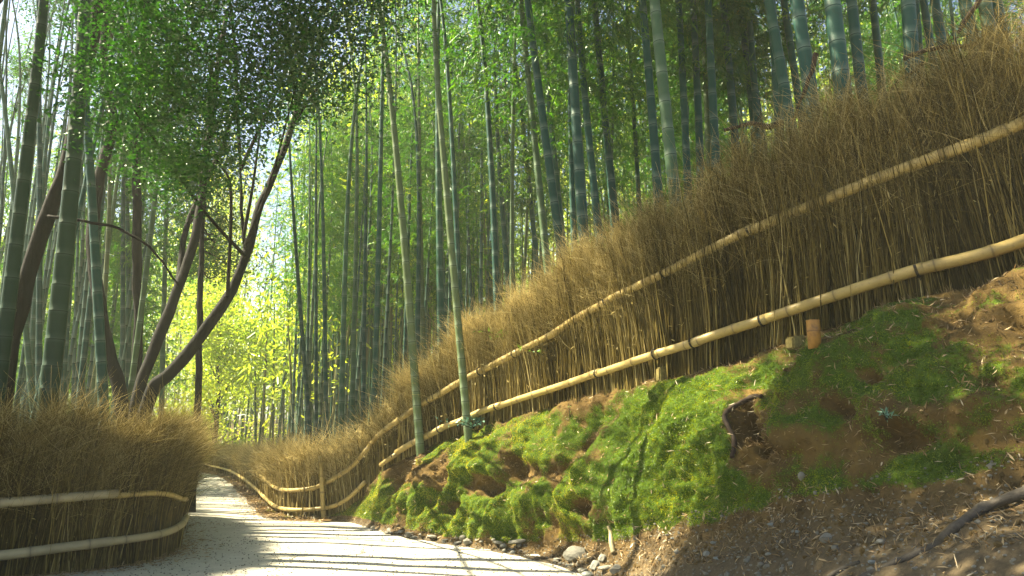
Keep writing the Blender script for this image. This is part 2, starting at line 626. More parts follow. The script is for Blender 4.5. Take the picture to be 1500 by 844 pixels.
# ------------------------------------------------------------------ mossy bank (terrain loft)
prof = []
for i in range(nS):
    T1, T2, B = t1[i], toe[i], FB[i]
    hd = norm((T1 - B)[:2] * 1.0)
    T0 = np.array([*(T1[:2] + hd * (max(T1[2], 0) * 1.5 + 0.35)), -0.12])
    drop = B[2] - T2[2]
    hz = T2[:2] - B[:2]
    mid = np.array([*(B[:2] + hz * 0.80), T2[2] + drop * 0.42])
    brow = np.array([*(B[:2] + hz * 0.40), T2[2] + drop * 0.84])
    bk1 = np.array([*(B[:2] + nout[i] * 0.5), B[2] + 0.04])
    bk2 = np.array([*(B[:2] + nout[i] * 1.1), B[2] + 0.05])
    prof.append([T0, T1, T2, mid, brow, B, bk1, bk2])
prof = np.array(prof)                                            # nS, 8, 3
rows = [12, 26, 34, 34, 20, 6, 4]
tt = []
for k, n in enumerate(rows):
    tt += list(k + np.arange(n) / n)
tt = np.array(tt + [7.0])


def crom_at(P, t):
    Q = np.concatenate([[2 * P[0] - P[1]], P, [2 * P[-1] - P[-2]]])
    i = np.minimum(t.astype(int), len(P) - 2)
    f = (t - i).reshape((-1,) + (1,) * (P.ndim - 1))
    a, b, c, d = Q[i], Q[i + 1], Q[i + 2], Q[i + 3]
    return 0.5 * (2 * b + (c - a) * f + (2 * a - 5 * b + 4 * c - d) * f ** 2 + (3 * b - a - 3 * c + d) * f ** 3)


ts = []
for i in range(nS - 1):
    L = np.linalg.norm(FB[i + 1] - FB[i])
    L = max(L, np.linalg.norm(toe[i + 1] - toe[i]))
    n = max(3, int(L / (0.035 if i < 12 else 0.16)))
    ts += list(i + np.arange(n) / n)
ts = np.array(ts + [nS - 1.0])
G = crom_at(prof, ts)                                            # nc, 8, 3
G = crom_at(G.transpose(1, 0, 2), tt)                            # nr, nc, 3
nr, nc = G.shape[:2]


def grid_normals(G):
    du = np.gradient(G, axis=0)
    dv = np.gradient(G, axis=1)
    n = norm(np.cross(du, dv))
    return np.where(n[..., 2:3] < 0, -n, n)


nrm = grid_normals(G)
rowpos = tt[:, None] * np.ones((1, nc))
bankh = np.interp(ts, np.arange(nS), FB[:, 2] - toe[:, 2])       # local bank height
amp_row = np.interp(rowpos, [0, 1, 1.6, 2.3, 4.2, 4.9, 5.3, 7], [0.05, 0.2, 0.45, 1, 0.9, 0.35, 0.1, 0.1])
amp = amp_row * np.clip(bankh / 0.9, 0.08, 1)[None]
u_, v_, z_ = proj(G)
left_w = np.clip((860 - u_) / 160, 0, 1)                         # the eroded, fluted end of the bank
Q = G.copy()
Qf = G * np.array([1, 1, 0.28])                                  # stretched down-slope: flutes
disp = 0.15 * fbm(Q, 0.7, 3, 3) + 0.04 * fbm(Q, 0.22, 4, 11, 0.6)
fl = fbm(Qf, 0.30, 3, 23)
disp += left_w * 0.10 * (0.25 - np.abs(fl)) * 2 + (1 - left_w) * 0.05 * fl
disp += 0.022 * fbm(Q, 0.085, 2, 131)
disp += 0.03 * (1 - np.abs(fbm(Q, 0.16, 2, 77))) ** 2
disp *= amp
PITS = [(705, 712, 26, 17, 0.30), (655, 742, 14, 12, 0.20), (868, 742, 14, 15, 0.28), (640, 700, 12, 18, 0.16), (760, 690, 30, 20, 0.22),
        (815, 700, 16, 24, 0.2), (1084, 622, 13, 30, 0.50), (1108, 650, 15, 24, 0.42), (1120, 668, 40, 20, 0.26), (1275, 555, 14, 12, 0.2), (1330, 645, 40, 22, 0.26),
        (1440, 560, 34, 18, 0.18), (850, 658, 14, 10, 0.16), (1395, 470, 14, 8, 0.18), (1230, 600, 24, 14, 0.16), (1480, 470, 20, 10, 0.16), (600, 705, 10, 16, 0.14)]
pit = np.zeros_like(disp)
for (pu, pv, su, sv, dep) in PITS:
    if pu > 1000 and pu not in (1084, 1108):
        dep *= 0.55
    rag = 1 + 0.45 * fbm(G, 0.13, 3, 201)
    g = np.exp(-((((u_ - pu) / su) ** 2 + ((v_ - pv) / sv) ** 2) * rag) ** 1.5)
    g = g * (rowpos > 1.2) * (rowpos < 5)
    pit = np.maximum(pit, g * dep)
# a lip above some of the hollows
LIPS = [(705, 688, 34, 12, 0.10), (1070, 600, 26, 16, 0.16), (868, 722, 16, 8, 0.08), (1330, 612, 50, 16, 0.12), (1180, 640, 34, 22, 0.20), (1260, 520, 70, 22, 0.10), (1130, 640, 16, 18, 0.12)]
for (pu, pv, su, sv, dep) in LIPS:
    disp += 0.6 * dep * np.exp(-(((u_ - pu) / su) ** 2 + ((v_ - pv) / sv) ** 2)) * (rowpos > 1.3) * (rowpos < 5)
nb = norm(nrm * np.array([1, 1, 0.45]))
G = G + nb * (disp - pit)[..., None]
nrm = grid_normals(G)
# moss mask
ms_n = fbm(G, 0.75, 4, 41) * 0.55 + fbm(G, 0.16, 3, 57) * 0.30
u_, v_, z_ = proj(G)
rowmoss = np.interp(rowpos, [1.5, 1.85, 2.05, 3.0, 4.0, 4.6, 5.0, 5.2], [-0.6, 0.0, 0.75, 0.85, 0.70, 0.50, 0.15, -0.5])
mossv = rowmoss + ms_n * 0.7 - pit * 2.2
soil_band = np.exp(-(((v_ - np.interp(u_, [520, 600, 700, 850, 900], [715, 690, 690, 690, 700])) / 30) ** 2)) * left_w
mossv -= 0.20 * soil_band
mossv -= 0.35 * np.exp(-((u_ - 1100) / 70) ** 2) * (v_ > 570)
mossv -= 0.30 * np.clip((u_ - 1340) / 120, 0, 1) + 0.12 * np.clip((u_ - 1050) / 100, 0, 1)
mossv -= 0.3 * np.clip((ts - 11.5) / 1.0, 0, 1)[None]
mossv = np.clip(mossv, 0, 1)
greyv = np.clip(1 - (rowpos - 1.2) / 0.9, 0, 1) * 0.9
greyv = np.maximum(greyv, np.clip((rowpos - 4.8) / 0.4, 0, 1) * 0.5)
idx = np.arange(nr * nc).reshape(nr, nc)
quads = np.stack([idx[:-1, :-1], idx[:-1, 1:], idx[1:, 1:], idx[1:, :-1]], -1).reshape(-1, 4)
mb = MB()
mb.add(G.reshape(-1, 3), quads, greyv.reshape(-1), mossv.reshape(-1))
bank = link('mossy_bank', mb.mesh('mossy_bank', M['bank']))
tag(bank, 'moss covered earth bank rising from the pale path to the brush fence', 'bank', kind='structure')

GV = G.reshape(-1, 3)
GN = nrm.reshape(-1, 3)
gu, gv, gz = proj(GV)


def on_bank(u, v):
    d = (gu - u) ** 2 + (gv - v) ** 2
    d = d + np.where(gz < 0.3, 1e9, 0)
    k = np.argsort(d)[:10]
    k = k[np.argmin(gz[k])]
    return GV[k].copy(), GN[k].copy()


# triangles for surface sampling
tri = np.concatenate([quads[:, [0, 1, 2]], quads[:, [0, 2, 3]]])
triP = GV[tri]
area = 0.5 * np.linalg.norm(np.cross(triP[:, 1] - triP[:, 0], triP[:, 2] - triP[:, 0]), axis=1)
tri_m = mossv.reshape(-1)[tri].mean(1)
tri_row = rowpos.reshape(-1)[tri].mean(1)
tri_u = gu[tri].mean(1)
tri_z = gz[tri].mean(1)
tri_v = gv[tri].mean(1)
seen = (tri_z > 0.5) & (tri_u > -60) & (tri_u < 1640) & (tri_v < 920)


def sample_bank(n, weight):
    w = weight / weight.sum()
    k = rng.choice(len(tri), n, p=w)
    a, b = rng.random(n), rng.random(n)
    s = np.sqrt(a)
    P = triP[k, 0] * (1 - s)[:, None] + triP[k, 1] * (s * (1 - b))[:, None] + triP[k, 2] * (s * b)[:, None]
    return P, GN[tri[k, 0]], k


# moss blades
w = area * np.clip((tri_m - 0.33) * 4, 0, 1) * seen / np.maximum(tri_z, 3.0) ** 0.6
P, Nn, k = sample_bank(210000, w)
n = len(P)
D = Nn + rng.normal(size=(n, 3)) * 0.5 + np.array([0, 0, -0.9])
Lm = rng.uniform(0.007, 0.020, n) * (0.6 + 0.9 * tri_m[k])
tn = np.clip(0.42 + 0.36 * fbm(P, 0.5, 3, 91) + 0.22 * fbm(P, 0.08, 2, 95) + 0.16 * rng.normal(size=n) + 0.32 * np.clip((950 - tri_u[k]) / 300, 0, 1), 0, 1)  # blades yellower to the left, sunlight put into the moss tint
mb = MB()
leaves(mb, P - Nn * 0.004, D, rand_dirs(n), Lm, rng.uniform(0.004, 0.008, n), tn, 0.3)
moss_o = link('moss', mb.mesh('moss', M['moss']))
tag(moss_o, 'bright and dark green moss growing over the earth bank', 'moss', kind='stuff')

# dry rootlets / straw hanging on the earth
w = area * np.clip(1 - tri_m * 1.3, 0.1, 1) * seen * (tri_row > 1.2) * (tri_row < 5)
P, Nn, k = sample_bank(16000, w)
n = len(P)
D = norm(Nn * 0.5 + rng.normal(size=(n, 3)) * 0.8 + np.array([0, 0, -0.4]))
mb = MB()
leaves(mb, P, D, rand_dirs(n), rng.uniform(0.02, 0.07, n), rng.uniform(0.003, 0.006, n), rng.random(n) ** 1.5 * 0.8, 0.3)
# fallen bamboo leaves
w = area * seen * np.where(tri_row < 2.1, 1.0, 0.35) * (tri_row > 0.9) * (tri_row < 5.1) * np.where(tri_u > 820, 1, 0.25)
P, Nn, k = sample_bank(1500, w * np.clip(0.5 + fbm(triP[:, 0], 0.4, 3, 19), 0.05, 2))
n = len(P)
D = norm(np.cross(Nn, rand_dirs(n)) + Nn * rng.uniform(0.0, 0.35, (n, 1)))
leaves(mb, P + Nn * 0.008, D, Nn + 0.4 * rand_dirs(n), rng.uniform(0.02, 0.08, n), rng.uniform(0.006, 0.013, n), rng.random(n) ** 1.3, 0.1)
lit = link('leaf_litter', mb.mesh('leaf_litter', M['litter']))
tag(lit, 'straw coloured fallen bamboo leaves and rootlets strewn over bank and dirt', 'leaf litter', kind='stuff')

# ------------------------------------------------------------------ hillside behind the fence, ground, path
xs = np.concatenate([np.arange(-34, -8, 1.5), np.arange(-8, 12, 0.6), np.arange(12, 90, 4.0)])
ys = np.concatenate([np.arange(4, 26, 0.6), np.arange(26, 140, 4.0)])
X, Y = np.meshgrid(xs, ys)
d, _ = fence_sd(X.ravel(), Y.ravel())
Z = hill_z(X.ravel(), Y.ravel())
PZ = np.c_[X.ravel(), Y.ravel(), Z]
PZ[:, 2] += 0.06 * fbm(PZ, 1.5, 3, 5) * np.clip(d, 0, 1)
ii = np.arange(X.size).reshape(X.shape)
q = np.stack([ii[:-1, :-1], ii[:-1, 1:], ii[1:, 1:], ii[1:, :-1]], -1).reshape(-1, 4)
ok = (d[q] > 0.15).all(1)
mb = MB()
mb.add(PZ, q[ok])
hill = link('hillside', mb.mesh('hillside', M['floor']))
tag(hill, 'brown forest floor rising behind the brush fence', 'hillside', kind='structure')

mb = MB()
mb.add([[-400, -60, -0.06], [400, -60, -0.06], [400, 700, -0.06], [-400, 700, -0.06]], [[0, 1, 2, 3]])
gr = link('ground', mb.mesh('ground', M['floor'], False))
tag(gr, 'flat forest ground covered in brown litter', 'ground', kind='structure')

# left-hand fence line
LF = np.array([[-8.6, 6.1], [-6.6, 6.75], [-5.15, 7.25], [-4.5, 7.6], [-4.05, 8.05], [-3.95, 8.6], [-4.12, 9.3], [-4.6, 10.4], [-5.2, 11.8], [-6.5, 13.8], [-8.3, 17.3], [-10.6, 22.5], [-13.8, 29.5], [-17.5, 36]])
LFC = crom(LF, 400)
# path: between the two fences, opening towards the camera
pl = np.array([[-7, -6], [-7, 0], [-7.2, 3], *[tuple(p) for p in LF[1:]], [-26, 48]])
pr = np.array([[5, -6], [4.5, 0], [3.5, 3], *[tuple(p[:2] + np.array([0.5, 0.5])) for p in t1[3:13:1]], *[tuple(p[:2]) for p in FB[13:]], [-22, 48]])
A = crom(pl, 160)
B = crom(pr, 160)
W = np.linspace(0, 1, 30)[None, :, None]
PP = A[:, None] * (1 - W) + B[:, None] * W
PP = np.concatenate([PP, np.zeros(PP.shape[:2] + (1,))], -1)
PP[..., 2] = 0.012 * fbm(PP, 1.1, 3, 9) * np.minimum(1, 8 * W[..., 0] * (1 - W[..., 0])) - 0.004
ii = np.arange(160 * 30).reshape(160, 30)
q = np.stack([ii[:-1, :-1], ii[:-1, 1:], ii[1:, 1:], ii[1:, :-1]], -1).reshape(-1, 4)
mb = MB()
mb.add(PP.reshape(-1, 3), q)
pth = link('path', mb.mesh('path', M['path']))
tag(pth, 'pale gravel footpath curving away between the two brush fences', 'path', kind='structure')


# ------------------------------------------------------------------ brush fences
def pole(name, pts, rad, mat, parent, node_step=0.42, sides=12, seed=0, tint=0.5, taper=0.0, samples=None):
    """a bamboo pole with swollen nodes through pts"""
    r = np.random.default_rng(seed)
    pts = np.asarray(pts, float)
    C = crom(pts, 200) if len(pts) > 2 else np.linspace(pts[0], pts[1], 200)
    L = np.concatenate([[0], np.cumsum(np.linalg.norm(np.diff(C, axis=0), axis=1))])
    tot = L[-1]
    s, rr, mk = [0.0], [1.0], [0.0]
    nx = node_step * r.uniform(0.3, 0.9)
    while nx < tot - 0.05:
        e = 0.006 + rad * 0.12
        s += [nx - 3 * e, nx - e, nx, nx + e, nx + 3 * e]
        rr += [1.0, 1.06, 1.10, 1.05, 1.0]
        mk += [0, 0.25, 1, 0.25, 0]
        nx += node_step * r.uniform(0.8, 1.2)
    s += [tot]
    rr += [1.0]
    mk += [0]
    s = np.array(s)
    o = np.argsort(s)
    s, rr, mk = s[o], np.array(rr)[o], np.array(mk)[o]
    # add intermediate points for curvature
    extra = np.arange(0.1, tot, 0.12)
    extra = extra[np.min(np.abs(extra[:, None] - s[None]), 1) > 0.03] if len(extra) else extra
    s2 = np.concatenate([s, extra])
    r2 = np.concatenate([rr, np.ones(len(extra))])
    m2 = np.concatenate([mk, np.zeros(len(extra))])
    o = np.argsort(s2)
    s2, r2, m2 = s2[o], r2[o], m2[o]
    C2 = np.stack([np.interp(s2, L, C[:, k]) for k in range(3)], -1)
    mb = MB()
    tubes(mb, C2[None], (rad * r2 * (1 - taper * s2 / tot))[None], sides, tint, m2[None], caps=True)
    return link(name, mb.mesh(name, mat), parent)


def tie(p, axis, rad, parent):
    """dark rope lashing round a rail"""
    a = norm(np.asarray(axis, float))
    b = norm(np.cross(a, [0, 0, 1.0]))
    c = np.cross(a, b)
    th = np.linspace(0, 6 * math.pi, 40)
    P = p + a * (np.linspace(-0.011, 0.011, 40))[:, None] + (b * np.cos(th)[:, None] + c * np.sin(th)[:, None]) * (rad + 0.003)
    P = np.concatenate([P, [P[-1] + np.array([0.01, -0.02, -0.03]), P[-1] + np.array([0.015, -0.02, -0.07])]])
    mb = MB()
    tubes(mb, P[None], np.full((1, len(P)), 0.004), 4)
    link('tie', mb.mesh('tie', M['tie']), parent)


def brush_section(mb, C, n_cane, n_twig, thick, lean, seed, wisp=1.0, s0=0, s1=1, rmin=0.0028, dens=None, side=1.0, lit_shift=0.0, sun_x0=None):
    """C: x y z height (curve); canes stand on the line, twigs feather the top. lean: xy vector the tops lean towards"""
    r = np.random.default_rng(seed)
    seg = np.linalg.norm(np.diff(C[:, :2], axis=0), axis=1)
    cs = np.concatenate([[0], np.cumsum(seg)])
    tot = cs[-1]

    def at(s):
        return np.stack([np.interp(s, cs, C[:, k]) for k in range(4)], -1)

    def pick(n):
        if dens is None:
            return r.uniform(0, tot, n)
        ss = np.linspace(0, tot, 400)
        wgt = dens(at(ss))
        cdf = np.cumsum(wgt)
        return np.interp(r.random(n) * cdf[-1], cdf, ss) + r.normal(size=n) * tot / 800

    tg = norm(np.gradient(C[:, :2], axis=0))

    def nrm_at(s):
        tx, ty = np.interp(s, cs, tg[:, 0]), np.interp(s, cs, tg[:, 1])
        return np.stack([ty, -tx], -1), np.stack([tx, ty], -1)

    lean = np.asarray(lean, float)
    # canes
    s = pick(n_cane)
    p = at(s)
    nn, tv = nrm_at(s)
    off = r.normal(size=n_cane) * thick * 0.5
    h = p[:, 3] * r.uniform(0.55, 0.95, n_cane) * (1 + 0.12 * vnoise(np.c_[s, s * 0, s * 0], 0.5, seed))
    base = np.c_[p[:, :2] + nn * off[:, None], p[:, 2] - 0.06]
    bi = np.floor(s / 0.13 + 0.3 * r.normal(size=n_cane)).astype(int) % 997
    bh = r.random((997, 3))
    h = h * (0.86 + 0.24 * bh[bi, 0])
    slant = r.normal(size=n_cane) * 0.055 + (bh[bi, 1] - 0.5) * 0.22 + 0.10 * vnoise(np.c_[s, s * 0 + 3, s * 0], 0.35, seed + 5)
    fan = off / thick * 0.10
    K = 5
    zt = np.linspace(0, 1, K)
    path = np.zeros((n_cane, K, 3))
    for k in range(K):
        z = zt[k]
        xy = base[:, :2] + tv * (slant * h * z)[:, None] + nn * (fan * h * z * z)[:, None] + lean * (h * 0.35 * z ** 2.5)[:, None]
        jit = r.normal(size=(n_cane, 2)) * 0.008 * (k > 0)
        path[:, k, :2] = xy + jit
        path[:, k, 2] = base[:, 2] + h * z
    rad = (rmin * (0.8 + 2.6 * r.random(n_cane) ** 2.5))[:, None] * np.linspace(1, 0.35, K)[None]
    sun_tint = lambda q_: 0.16 * np.clip((2.2 - q_[:, 0] - sun_x0) / 2.0, 0, 1) if sun_x0 is not None else 0  # brush paler to the left: sunlight painted into the tint
    tint = np.clip(sun_tint(p) + r.beta(1.5, 3.2, n_cane) + 0.12 * vnoise(np.c_[s, s * 0, s * 0 + 9], 0.6, seed + 9) + (bh[bi, 2] - 0.5) * 0.28 + lit_shift, 0, 1)
    tubes(mb, path, rad, 4, tint)
    # twigs: feathery sprays
    s = pick(n_twig)
    bt = np.floor(s / 0.13 + 0.35 * r.normal(size=n_twig)).astype(int) % 997
    p = at(s)
    nn, tv = nrm_at(s)
    off = r.normal(size=n_twig) * thick * 0.75
    hh = (0.86 + 0.24 * bh[bt, 0]) * p[:, 3] * (0.30 + 0.62 * r.beta(2.2, 1.4, n_twig)) * (1 + 0.10 * vnoise(np.c_[s, s * 0, s * 0], 0.5, seed))
    start = np.c_[p[:, :2] + nn * off[:, None] + lean * (hh * 0.28 * (hh / p[:, 3]) ** 1.6)[:, None], p[:, 2] + hh]
    frac = hh / p[:, 3]
    ln = r.uniform(0.12, 0.42, n_twig) * wisp * (0.6 + 0.5 * frac)
    a = (bh[bt, 1] - 0.5) * 0.9 + r.normal(size=n_twig) * (0.40 + 0.45 * frac)
    b = r.normal(size=n_twig) * (0.35 + 0.40 * frac) + off / thick * 0.3
    dirv = np.c_[tv * a[:, None] + nn * b[:, None] + lean * (0.75 * frac)[:, None], np.full(n_twig, 0.85)]
    dirv = norm(dirv)
    curl = rand_dirs(n_twig, r) * 0.45
    K = 4
    path = np.zeros((n_twig, K, 3))
    for k in range(K):
        z = k / (K - 1)
        path[:, k] = start + (dirv * z + curl * z * z) * ln[:, None]
    rad = r.uniform(rmin * 0.45, rmin * 0.85, n_twig)[:, None] * np.linspace(1, 0.35, K)[None]
    tint = np.clip(sun_tint(p) * 1.5 + r.beta(1.6, 2.6, n_twig) + 0.06 + (bh[bt, 2] - 0.5) * 0.25 + 0.42 * np.maximum(frac - 0.35, 0) + lit_shift, 0, 1)  # upper twigs lightened, sun on the tips is in the tint
    tubes(mb, path, rad, 3, tint)
    # long loose wisps and stray crossing canes
    nw = n_twig // 9
    s = pick(nw)
    p = at(s)
    nn, tv = nrm_at(s)
    hh = p[:, 3] * r.uniform(0.35, 1.0, nw)
    off = r.normal(size=nw) * thick * 0.8
    start = np.c_[p[:, :2] + nn * off[:, None] + lean * (hh * 0.28)[:, None], p[:, 2] + hh]
    ln = r.uniform(0.25, 0.62, nw) * wisp
    dirv = norm(np.c_[tv * (r.normal(size=nw) * 0.8)[:, None] + nn * (r.normal(size=nw) * 0.4)[:, None] + lean, r.uniform(0.1, 0.9, nw)])
    curl = rand_dirs(nw, r) * 0.4 + np.array([0, 0, -0.15])
    path = np.stack([start + (dirv * z + curl * z * z) * ln[:, None] for z in np.linspace(0, 1, 5)], 1)
    rad = r.uniform(rmin * 0.4, rmin * 0.8, nw)[:, None] * np.linspace(1, 0.3, 5)[None]
    tubes(mb, path, rad, 3, np.clip(r.beta(2.2, 2.0, nw) + lit_shift, 0, 1))
    # dry leaves caught in the brush
    nl = n_twig // 22
    s = pick(nl)
    p = at(s)
    nn, tv = nrm_at(s)
    C_ = np.c_[p[:, :2] + nn * (r.normal(size=nl) * thick * 1.0 - 0.04)[:, None], p[:, 2] + p[:, 3] * r.uniform(0.15, 1.05, nl)]
    leaves(mb, C_, rand_dirs(nl, r) + np.array([0, 0, -0.3]), rand_dirs(nl, r), r.uniform(0.03, 0.08, nl), r.uniform(0.006, 0.016, nl), np.clip(r.beta(3, 1.6, nl), 0, 1))


fence_r = empty('brush_fence', FB[5])
tag(fence_r, 'long brown brushwood fence with two bamboo rails climbing the mossy bank on the right', 'fence', 'brushwood fences lining the path')


def rel(P, o):
    P = np.array(P, float)
    P[..., :3] -= np.array(o.location)
    return P


FR = rel(FENCE[:, :3], fence_r)
FCURVE = np.c_[FR, FENCE[:, 3]]
fu = proj(FENCE[:, :3])[0]
near = FCURVE[(fu < 1900) & (fu > 590) & (np.arange(500) < 400)]
far = FCURVE[(np.arange(500) > 150) & (fu <= 600)]
mb = MB()
dn = lambda p: 1.0 / np.maximum(p[:, 1] + fence_r.location[1], 4.0) ** 0.7
brush_section(mb, near, 15000, 64000, 0.10, (-0.10, -0.08), 21, 1.0, dens=dn, sun_x0=float(fence_r.location.x))
brush_section(mb, far, 8000, 34000, 0.12, (-0.05, -0.10), 22, 1.1, rmin=0.0045, dens=dn, lit_shift=0.20)  # paler tint puts sunlight into the far brush
# a few long bare canes standing above the tangle
link('brush', mb.mesh('brush', M['brush']), fence_r)


def fence_pt(u, high, push=0.0, dz=0.0):
    """point on the right fence seen at column u, at rail height (4 top, 5 low), pushed towards the path"""
    k = np.argmin(np.abs(fu - u) + 1000 * (np.arange(500) < 3))
    r = FENCE[k]
    kk = min(max(k, 1), 498)
    tg = norm(FENCE[kk + 1, :2] - FENCE[kk - 1, :2])
    no = np.array([tg[1], -tg[0]])
    return np.array([*(r[:2] - no * push), r[2] + r[high] + dz]) - np.array(fence_r.location)


# rails: several poles end to end on each line
TOP = [[1900, 1750, 1500, 1300, 1118], [1128, 1060, 1000, 945, 905], [912, 860, 820, 765], [772, 730, 690, 660, 640], [645, 620, 592, 570], [572, 560, 549], [549, 520, 490, 466]]
LOW = [[1900, 1750, 1500, 1350], [1358, 1300, 1240, 1130], [1138, 1090, 1030], [1036, 970, 890], [895, 840, 770, 740], [746, 715, 690, 655], [660, 635, 612, 590], [592, 578, 567], [545, 520, 495, 466]]
seed = 100
for name, hi, sets in (('top_rail', 4, TOP), ('lower_rail', 5, LOW)):
    for si, us in enumerate(sets):
        seed += 1
        wob = np.random.default_rng(seed)
        rad = 0.047 if us[0] > 600 else 0.036
        if us[0] > 1140:
            rad = 0.051
        rad *= wob.uniform(0.94, 1.06)
        pts = [fence_pt(u, hi, 0.15, wob.normal() * 0.008) for u in us]
        pole(name, pts, rad, M['pole'], fence_r, 0.40, 12, seed, wob.uniform(0.35, 0.75), 0.08)
        if us[0] < 1600 and us[0] > 590:
            pa, pb = fence_pt(us[0] - 6, hi, 0.15), fence_pt(us[0] - 22, hi, 0.15)
            tie(pa, pb - pa, rad * 1.02, fence_r)
# far rails
for name, hi in (('top_rail', 4), ('lower_rail', 5)):
    for a, b in ((13, 14), (14, 16), (16, 17), (17, 18), (18, 19)):
        m_ = (np.linspace(0, nS - 1, 500) >= a - 0.05) & (np.linspace(0, nS - 1, 500) <= b + 0.05)
        R = FENCE[m_]
        tg = norm(np.gradient(R[:, :2], axis=0))
        pts = np.c_[R[:, :2] - np.c_[tg[:, 1], -tg[:, 0]] * 0.17, R[:, 2] + R[:, hi]]
        pole(name, rel(pts[np.linspace(0, len(pts) - 1, 6).astype(int)], fence_r), 0.034 if a < 16 else 0.04, M['pole'], fence_r, 0.45, 8, seed + a, 0.65)
for u in (985, 705):
    for hi in (4, 5):
        uu = u + (7 if hi == 4 else -9)
        pa, pb = fence_pt(uu, hi, 0.15), fence_pt(uu - 16, hi, 0.15)
        tie(pa, pb - pa, 0.055, fence_r)

# far fence post at the bend
b = unproj(474.5, 757, 12.25)
tpt = unproj(469.5, 668, 12.25)
post = empty('bamboo_post', b)
tag(post, 'slim upright bamboo post lashed to the rails where the fence bends', 'post')
pole('shaft', [np.zeros(3) - [0, 0, 0.1], tpt - b], 0.036, M['pole'], post, 0.25, 10, 5, 0.6)

# left-hand fence
fence_l = empty('brush_fence', (-4.35, 7.65, 0))
tag(fence_l, 'low brown brushwood fence in the left foreground, rounding the path corner', 'fence', 'brushwood fences lining the path')
hl = np.interp(np.linspace(0, len(LF) - 1, 400), [0, 2, 3, 4, 5, 6, 8, 13], [1.54, 1.48, 1.47, 1.43, 1.38, 1.32, 1.33, 1.35])
LC = np.c_[LFC, np.zeros(400), hl]
LC[:, :3] = rel(LC[:, :3], fence_l)
pos = np.linspace(0, len(LF) - 1, 400)
mb = MB()
brush_section(mb, LC[(pos < 5.4)], 10000, 44000, 0.10, (0.10, -0.05), 31, 1.05, lit_shift=-0.10)  # shade on the left fence painted in by darker tints
brush_section(mb, LC[(pos > 5.2) & (pos < 8.6)], 6000, 22000, 0.10, (0.13, -0.02), 32, 1.1, lit_shift=-0.06)
brush_section(mb, LC[(pos > 8.4)], 3500, 9000, 0.12, (0.05, 0), 33, 1.0, rmin=0.0055)
link('brush', mb.mesh('brush', M['brush']), fence_l)
tgl = norm(np.gradient(LFC, axis=0))
nol = np.c_[tgl[:, 1], -tgl[:, 0]]


def left_pt(p, z, push=0.16):
    k = int(round(p / (len(LF) - 1) * 399))
    return np.array([*(LFC[k] + nol[k] * push), z]) - np.array(fence_l.location)


ZT = np.array([0.66, 0.665, 0.70, 0.70, 0.70])
pole('top_rail', [left_pt(0.4, 0.70), left_pt(1.4, 0.69), left_pt(2.2, 0.69), left_pt(3.0, 0.715), left_pt(3.72, 0.735)], 0.045, M['pole_grey'], fence_l, 0.45, 12, 201, 0.4)
pole('top_rail', [left_pt(3.68, 0.71, 0.14), left_pt(4.2, 0.715, 0.17), left_pt(4.7, 0.68, 0.18), left_pt(5.3, 0.60, 0.17), left_pt(5.9, 0.56, 0.16)], 0.030, M['pole'], fence_l, 0.30, 10, 202, 0.5)
pole('lower_rail', [left_pt(0.4, 0.15), left_pt(1.4, 0.18), left_pt(2.2, 0.21), left_pt(3.0, 0.245), left_pt(3.7, 0.27)], 0.046, M['pole_grey'], fence_l, 0.45, 12, 203, 0.45)
pole('lower_rail', [left_pt(3.6, 0.265, 0.15), left_pt(4.2, 0.275, 0.18), left_pt(4.8, 0.285, 0.19), left_pt(5.4, 0.31, 0.18), left_pt(6.0, 0.34, 0.17)], 0.040, M['pole_grey'], fence_l, 0.35, 10, 204, 0.65)

# ------------------------------------------------------------------ bamboo
def culm_mesh(H, r0, seed, sides=12, detail=True):
    r = np.random.default_rng(seed)
    z, rr, mk = [-0.3], [1.0], [0.0]
    nz = r.uniform(0.05, 0.2)
    step = 0.17
    while nz < H - 0.3:
        if detail:
            z += [nz - 0.045, nz - 0.008, nz, nz + 0.008, nz + 0.02, nz + 0.10]
            rr += [1.0, 1.045, 1.03, 1.05, 0.985, 0.99]
            mk += [0.0, -0.5, 1.0, -0.9, -0.55, 0.0]
        else:
            z += [nz - 0.015, nz, nz + 0.02]
            rr += [1.0, 1.06, 0.99]
            mk += [0.0, 0.9, -0.8]
        nz += step * r.uniform(0.9, 1.1)
        step = min(0.42, step * 1.07)
    z += [H]
    rr += [1.0]
    mk += [0.0]
    z, rr, mk = np.array(z), np.array(rr), np.array(mk)
    t_ = np.clip(z / H, 0, 1)
    rad = r0 * rr * (1 - 0.85 * t_ ** 1.6)
    bx, by = r.normal(size=2) * 0.10
    x = bx * np.sin(t_ * math.pi) + 0.9 * t_ ** 6 * r.normal()
    y = by * np.sin(t_ * math.pi) + 0.9 * t_ ** 6 * r.normal()
    # slight zig-zag at nodes
    P = np.c_[x, y, z]
    mb = MB()
    tubes(mb, P[None], rad[None], sides, 0.5, mk[None])
    return mb.mesh('culm', M['bamboo'])


